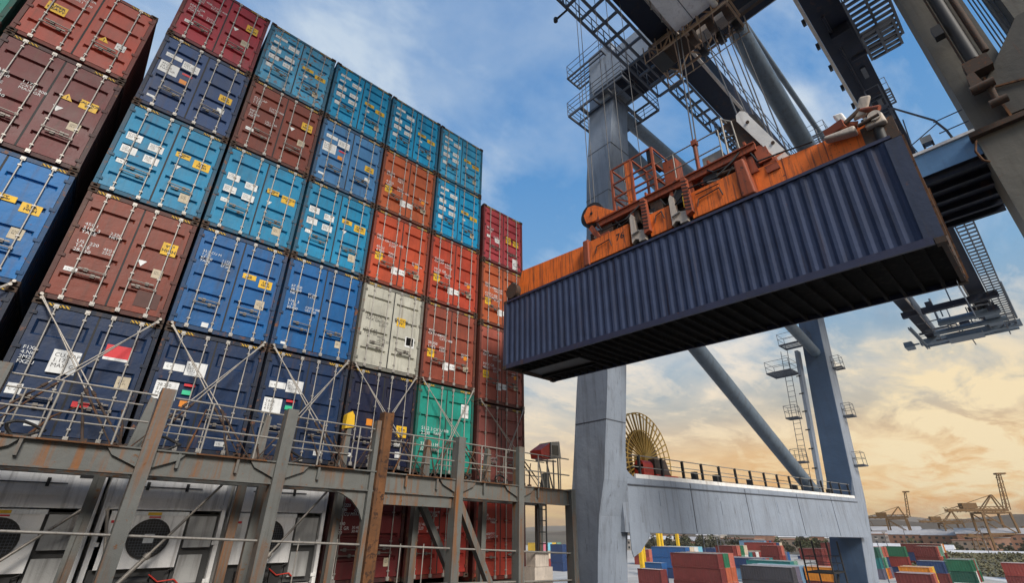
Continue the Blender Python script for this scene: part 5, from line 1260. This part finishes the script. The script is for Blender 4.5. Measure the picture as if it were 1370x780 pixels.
for k_ in range(26):
    az_ = R(random.uniform(75.5,89)); d_ = random.uniform(470,900); BL_.append((1.6+d_*math.sin(az_), -14.2+d_*math.cos(az_), random.uniform(12,26), random.uniform(14,40), random.uniform(4,11), random.uniform(0,.6), random.choice((1,2,2,5,5,4))))
desc = ['long pale','small brown','terracotta','broad white','grey','tan']
for i, (x,y,w,d,h,rot,k) in enumerate(BL_):
    far = 'far off by the harbour cranes' if x > 520 else 'behind the tall maroon stack' if x in (330,300,360) and y < 100 else 'seen under the portal beam'
    building(x,y,w,d,h,rot,k, f"{desc[k]} building of {['one low storey','two storeys','three storeys'][min(2,int(h/4)-1) if h > 7 else 0]} {far}", k in (0,2,3), )

LEAF = paint('leaf_green', (.085,.095,.045), rust=.2, dirt=.4, rough=.8, scale=.6, bump=0, rustcol=(.10,.085,.03)); LEAF2 = paint('leaf_dark', (.050,.050,.030), rust=.2, dirt=.3, rough=.8, scale=.6, bump=0, rustcol=(.07,.06,.03))
BARK = plain('bark', (.06,.045,.035), .9)
def leaf_cloud(n, rad, zc, sz, rng, flat=.8):
    m = MB(); cl = [(Vector((rng.gauss(0,.42),rng.gauss(0,.42),rng.gauss(0,.34)*flat)), rng.uniform(.22,.5)) for _ in range(14)]
    for i in range(n):
        c, r = cl[i % len(cl)]; dv = Vector((rng.gauss(0,1),rng.gauss(0,1),rng.gauss(0,1))).normalized()*r*rng.uniform(.55,1.05)
        p = (c + dv)*rad + Vector((0,0,zc)); a = Vector((rng.gauss(0,1),rng.gauss(0,1),rng.gauss(0,1))).normalized(); b = a.orthogonal().normalized(); c2 = a.cross(b); s = sz*rng.uniform(.6,1.3)
        m.face([p+b*s, p+c2*s*.6, p-b*s, p-c2*s*.6])
    return m
rng = random.Random(5); crowns = []; trunks = []
for k in range(4):
    me = leaf_cloud(520, 3.4, 5.2, .55, rng).mesh('crown'); crowns.append(me)
    m = MB(); m.tube((0,0,0),(.1,0,3.2),.28,7,.18)
    for _ in range(5): a = rng.uniform(0,6.28); m.tube((.1,0,2.6+rng.random()),(1.6*math.cos(a),1.6*math.sin(a),4.6+rng.random()*1.4),.12,5,.05)
    trunks.append(m.mesh('trunk'))
TREES = []
for k in range(34):
    az = R(rng.uniform(55.5, 73.5)); d = rng.uniform(300, 420); TREES.append((1.6+d*math.sin(az), -14.2+d*math.cos(az), rng.uniform(.75,1.25)))
for k in range(16):
    az = R(rng.uniform(77, 89)); d = rng.uniform(330, 450); TREES.append((1.6+d*math.sin(az), -14.2+d*math.cos(az), rng.uniform(.6,.95)))
for i, (x,y,s) in enumerate(TREES):
    near = x < 1e9 and i < 34
    t = thing('tree', 'round leafy tree in the dark row seen under the crane portal beam' if near else 'low bushy tree before the yellow harbour cranes at the right', 'tree', (x,y,QZ), (0,0,i*1.7), 'trees under the portal beam' if near else 'trees before the harbour cranes'); t.scale = (s,)*3
    obj('crown', crowns[i%4], LEAF2 if i%3 else LEAF, t); obj('trunk', trunks[i%4], BARK, t)
# shrub covered bank on the right
m = MB(); pts = []
nx, ny = 50, 14; rb = random.Random(3)
for j in range(ny):
    for i in range(nx):
        x = 235 + j*6.5; y = -25 + i*2.0 + j*1.2; pts.append((x,y,QZ + 4.4*math.sin(min(1,j/9)*math.pi*.5) + rb.uniform(-.2,.2)))
m.v = pts; 
for j in range(ny-1):
    for i in range(nx-1): a = j*nx+i; m.f.append((a,a+1,a+nx+1,a+nx)); m.sm.append(True)
tag(m.build('embankment', concrete('bank_earth', (.13,.115,.07), .3)), kind='structure')
m = MB()
for k in range(11000):
    j = rb.uniform(0,ny-1); i = rb.uniform(0,nx-1); x = 235+j*6.5; y = -25+i*2.0+j*1.2; z = QZ + 4.4*math.sin(min(1,j/9)*math.pi*.5)
    h = rb.uniform(.1,.9)*(1+.8*math.sin(x*.25)*math.sin(y*.31)); a = rb.uniform(0,6.28); s = rb.uniform(.25,.6)
    p = Vector((x,y,z+h*.6)); b = Vector((math.cos(a),math.sin(a),rb.uniform(-.4,.4))); c = Vector((-math.sin(a)*.5,math.cos(a)*.5,rb.uniform(.4,1)))
    m.face([p+b*s,p+c*s,p-b*s,p-c*s])
tag(m.build('shrubs', plain('shrub_olive', (.125,.115,.062), .9, var=.3, scale=.25), recalc=False), 'low olive green shrubs covering the bank beside the pale road', 'shrubs', kind='stuff')
# vehicles on the road
def truck(x, y, rot, c, label, box=None):
    t = thing('truck', label, 'truck', (x,y,QZ+.02), (0,0,rot), 'vehicles on the pale road'); pm = paint('truck_'+c, YC[c], rust=.1, dirt=.3, rough=.35, scale=1)
    m = MB(); m.prism([(0,.5),(2.0,.5),(2.0,2.6),(.35,2.7),(.05,1.6)], 1, -1.15, 1.15); cabo = m.build('cab', pm, t)
    MB().hexa([(.03,-1.0,1.65),(.20,-1.0,1.65),(.20,1.0,1.65),(.03,1.0,1.65)],[(.26,-1.0,2.5),(.42,-1.0,2.5),(.42,1.0,2.5),(.26,1.0,2.5)]).build('windscreen', M['glass'], cabo)
    for s in (-1,1): MB().box((.6,s*1.16-.01,1.6),(1.5,s*1.16+.01,2.3)).build('side_window', M['glass'], cabo)
    MB().box((2.05,-1.1,.7),(8.0,1.1,.95)).build('chassis', M['dark'], t)
    if box: MB().box((2.2,-1.2,.97),(7.9,1.2,3.3)).build('load_box', YM[box], t)
    for px in (.95,5.2,6.6):
        for py in (-1,1): MB().tube((px,py*1.12-.14,.5),(px,py*1.12+.14,.5),.5,14).build('wheel', M['gasket'], t)
truck(212,1.8,R(200),'orange','orange truck with empty flatbed on the pale road')
truck(226,6.5,R(20),'maroon','maroon truck with red box on the pale road','red')
truck(230,-1.5,R(185),'navy','navy truck with white box near the right picture edge','white')
truck(204,4.8,R(190),'green','small green truck with bare chassis on the pale road')
truck(240,0.5,R(170),'red','red truck with teal box behind the others','teal')

sheet('terrain', [(345,-900),(3600,-900),(3600,3400),(345,3400)], QZ+.012, concrete('far_earth', (.115,.092,.062), .03))
# hills
def hills(name, x, ys, hs, depth, col):
    m = MB(); n = 90; rg = random.Random(name); row = []
    ph = [rg.uniform(0,6) for _ in range(6)]
    def H(y):
        for (a,ha),(b,hb) in zip(zip(ys,hs), list(zip(ys,hs))[1:]):
            if a >= y >= b or a <= y <= b:
                t = (y-a)/(b-a); t = t*t*(3-2*t); base = ha+(hb-ha)*t; return base*(1+.05*math.sin(y*.021+ph[0])+.035*math.sin(y*.057+ph[1])+.02*math.sin(y*.13+ph[2]))
        return hs[-1]
    nj = 8
    for j in range(nj):
        for i in range(n):
            y = ys[0]+(ys[-1]-ys[0])*i/(n-1); t = j/(nj-1); h = H(y)*math.sin(t*math.pi/2)**1.2
            m.v.append((x+depth*t, y, QZ + max(0,h+14)*t**.7 * (1+.1*math.sin(i*1.7+j*2.3)*(1-t))))
    for j in range(nj-1):
        for i in range(n-1): a = j*n+i; m.f.append((a,a+1,a+n+1,a+n)); m.sm.append(True)
    tag(m.build(name, concrete(name+'_earth', col, .012)), kind='structure')
hills('hills', 900, [900,520,400,330,260,190,130,60,-40,-300], [2,4,10,16,15,9,15,22,17,26], 260, (.085,.062,.042))
hills('mountain', 2600, [3200,1900,1200,900,700,480,260,-500], [20,28,36,66,62,38,52,60], 700, (.14,.12,.11))

# ------------------------------------------------------------------ sky, sun, camera
SUNDIR = Vector((-.24,-.78,.56)).normalized()              # towards the sun
w = bpy.data.worlds.new('World'); S.world = w; w.use_nodes = True; nt = w.node_tree; L = nt.links
bg = nt.nodes['Background']
tc = nd(nt, 'ShaderNodeTexCoord'); sep = nd(nt, 'ShaderNodeSeparateXYZ'); L.new(tc.outputs['Generated'], sep.inputs[0])
def math_(op, a, b=None, c=None):
    n = nt.nodes.new('ShaderNodeMath'); n.operation = op
    for i, v in enumerate((a, b, c)):
        if v is None: continue
        if hasattr(v, 'links'): L.new(v, n.inputs[i])
        else: n.inputs[i].default_value = v
    return n.outputs[0]
zc = math_('MAXIMUM', sep.outputs[2], 0.0)
def srgb(h): return tuple((((int(h[i:i+2],16)/255)+.055)/1.055)**2.4 if int(h[i:i+2],16) > 10 else int(h[i:i+2],16)/3294.6 for i in (0,2,4))
gd = nd(nt, 'ShaderNodeVectorMath', operation='DOT_PRODUCT'); L.new(tc.outputs['Generated'], gd.inputs[0]); g = Vector((math.sin(R(84.5))*math.cos(R(7.5)), math.cos(R(84.5))*math.cos(R(7.5)), math.sin(R(7.5)))); gd.inputs[1].default_value = g
near = ramp(nt, gd.outputs['Value'], [(.72,0.0),(.985,1.0)])
top_ = [(.38,srgb('82AED3')),(.52,srgb('70A4D6')),(.70,srgb('5291CF')),(1.0,srgb('3576BC'))]
grad = mixc(nt, near, ramp(nt, zc, [(0.0,srgb('E0B78A')),(.06,srgb('EBCBA2')),(.12,srgb('EBD5B8')),(.19,srgb('D3CFC6')),(.27,srgb('A5BBCB'))]+top_),
            ramp(nt, zc, [(0.0,srgb('E09A52')),(.06,srgb('EFB269')),(.12,srgb('EBBE85')),(.19,srgb('BDB8AC')),(.27,srgb('97B0C2'))]+top_))
# cloud layer: noise on a plane above
den = math_('ADD', zc, .16)
cv = nd(nt, 'ShaderNodeCombineXYZ'); L.new(math_('DIVIDE', sep.outputs[0], den), cv.inputs[0]); L.new(math_('DIVIDE', sep.outputs[1], den), cv.inputs[1]); cv.inputs[2].default_value = 3.3
mp = nd(nt, 'ShaderNodeMapping'); mp.inputs['Scale'].default_value = (.75,1.25,1); mp.inputs['Rotation'].default_value = (0,0,R(25)); L.new(cv.outputs[0], mp.inputs[0])
cn = nd(nt, 'ShaderNodeTexNoise', i_Scale=1.15, i_Detail=9.0, i_Roughness=.58, i_Distortion=.55); L.new(mp.outputs[0], cn.inputs['Vector'])
cn2 = nd(nt, 'ShaderNodeTexNoise', i_Scale=3.2, i_Detail=8.0, i_Roughness=.6, i_Distortion=.4); L.new(mp.outputs[0], cn2.inputs['Vector'])
c1 = ramp(nt, cn.outputs[0], [(.44,0.0),(.62,.75)])
c2 = ramp(nt, cn2.outputs[0], [(.48,0.0),(.66,.9)])
cm_ = math_('MULTIPLY', math_('ADD', c1, math_('MULTIPLY', c2, c1)), math_('SUBTRACT', 1.0, math_('MULTIPLY', zc, .45)))
ccol = ramp(nt, zc, [(0.0,srgb('FAD08A')),(.12,srgb('FDE3B6')),(.25,srgb('F6E8D4')),(.45,srgb('DCE6F0')),(1.0,srgb('C2D6EA'))])
col = mixc(nt, math_('MINIMUM', cm_, 1.0), grad, ccol)
# grey undersides low in the sky
c3 = ramp(nt, cn2.outputs[0], [(.30,.5),(.44,0.0)])
low = math_('MULTIPLY', ramp(nt, cn2.outputs[0], [(.50,0.0),(.61,.7)]), ramp(nt, zc, [(.0,.35),(.08,1.0),(.30,.75),(.45,0.0)]))
col = mixc(nt, low, col, ccol)
gm = math_('MULTIPLY', c3, ramp(nt, zc, [(.03,0.0),(.12,.5),(.34,.8),(.55,.0)]))
col = mixc(nt, gm, col, ramp(nt, zc, [(0,srgb('C79F74')),(.2,srgb('A7A49F')),(.4,srgb('7F9AB6'))]))
# glow round the hidden low sun
gl = math_('MULTIPLY', math_('POWER', math_('MAXIMUM', gd.outputs['Value'], 0.0), 130.0), ramp(nt, cn2.outputs[0], [(.40,.15),(.60,1.6)]))
col = mixc(nt, math_('MINIMUM', math_('MULTIPLY', gl, 1.3), 1.0), col, srgb('FFE9BE'))
sk = nd(nt, 'ShaderNodeTexSky', sky_type='NISHITA'); sk.sun_disc = False
sk.sun_elevation = math.asin(SUNDIR.z); sk.sun_rotation = math.atan2(SUNDIR.x, SUNDIR.y); sk.air_density = 1.2; sk.dust_density = 2.0
skc = mixc(nt, 1.0, sk.outputs[0], (.10,.10,.10), 'MULTIPLY')
fin = mixc(nt, .06, col, skc)
L.new(fin, bg.inputs[0]); bg.inputs[1].default_value = 1.0

sl = bpy.data.lights.new('sun', 'SUN'); sl.energy = 4.2; sl.angle = R(20); sl.color = (1.0,.93,.84)
so = bpy.data.objects.new('sun', sl); COL.objects.link(so); so.rotation_euler = SUNDIR.to_track_quat('Z','Y').to_euler()

cam = bpy.data.cameras.new('camera'); co = bpy.data.objects.new('camera', cam); COL.objects.link(co); S.camera = co
cam.sensor_width = 36.0; cam.lens = 36.0*636.3/1370; cam.clip_start = .1; cam.clip_end = 12000
ti, ya = .4629, .7313
fw = Vector((math.sin(ya)*math.cos(ti), math.cos(ya)*math.cos(ti), math.sin(ti))); rt = Vector((math.cos(ya), -math.sin(ya), 0)); up = rt.cross(fw)
mw = Matrix((rt, up, -fw)).transposed().to_4x4(); mw.translation = (1.593,-14.246,0)
co.matrix_world = mw
S.view_settings.view_transform = 'Standard'; S.view_settings.look = 'None'; S.view_settings.exposure = 0.0; S.view_settings.gamma = 1.0
S.render.engine = 'CYCLES'
S.cycles.max_bounces = 6; S.cycles.diffuse_bounces = 3; S.cycles.glossy_bounces = 3; S.cycles.use_denoising = True; S.cycles.use_adaptive_sampling = True; S.cycles.adaptive_threshold = .02

hz = bpy.data.materials.new('haze_air'); hz.use_nodes = True; hn = hz.node_tree
for n_ in list(hn.nodes):
    if n_.type == 'BSDF_PRINCIPLED': hn.nodes.remove(n_)
pv = hn.nodes.new('ShaderNodeVolumePrincipled'); pv.inputs['Color'].default_value = (.95,.80,.60,1); pv.inputs['Density'].default_value = .00014; pv.inputs['Anisotropy'].default_value = .3
hn.links.new(pv.outputs[0], hn.nodes['Material Output'].inputs['Volume'])
ho = MB().box((-3200,-3200,-19.5),(6200,5200,120)).build('haze', hz); tag(ho, kind='stuff'); tag(ho, 'thin warm haze lying over the port')
S.cycles.volume_bounces = 0; S.cycles.volume_step_rate = 50; S.cycles.volume_max_steps = 32
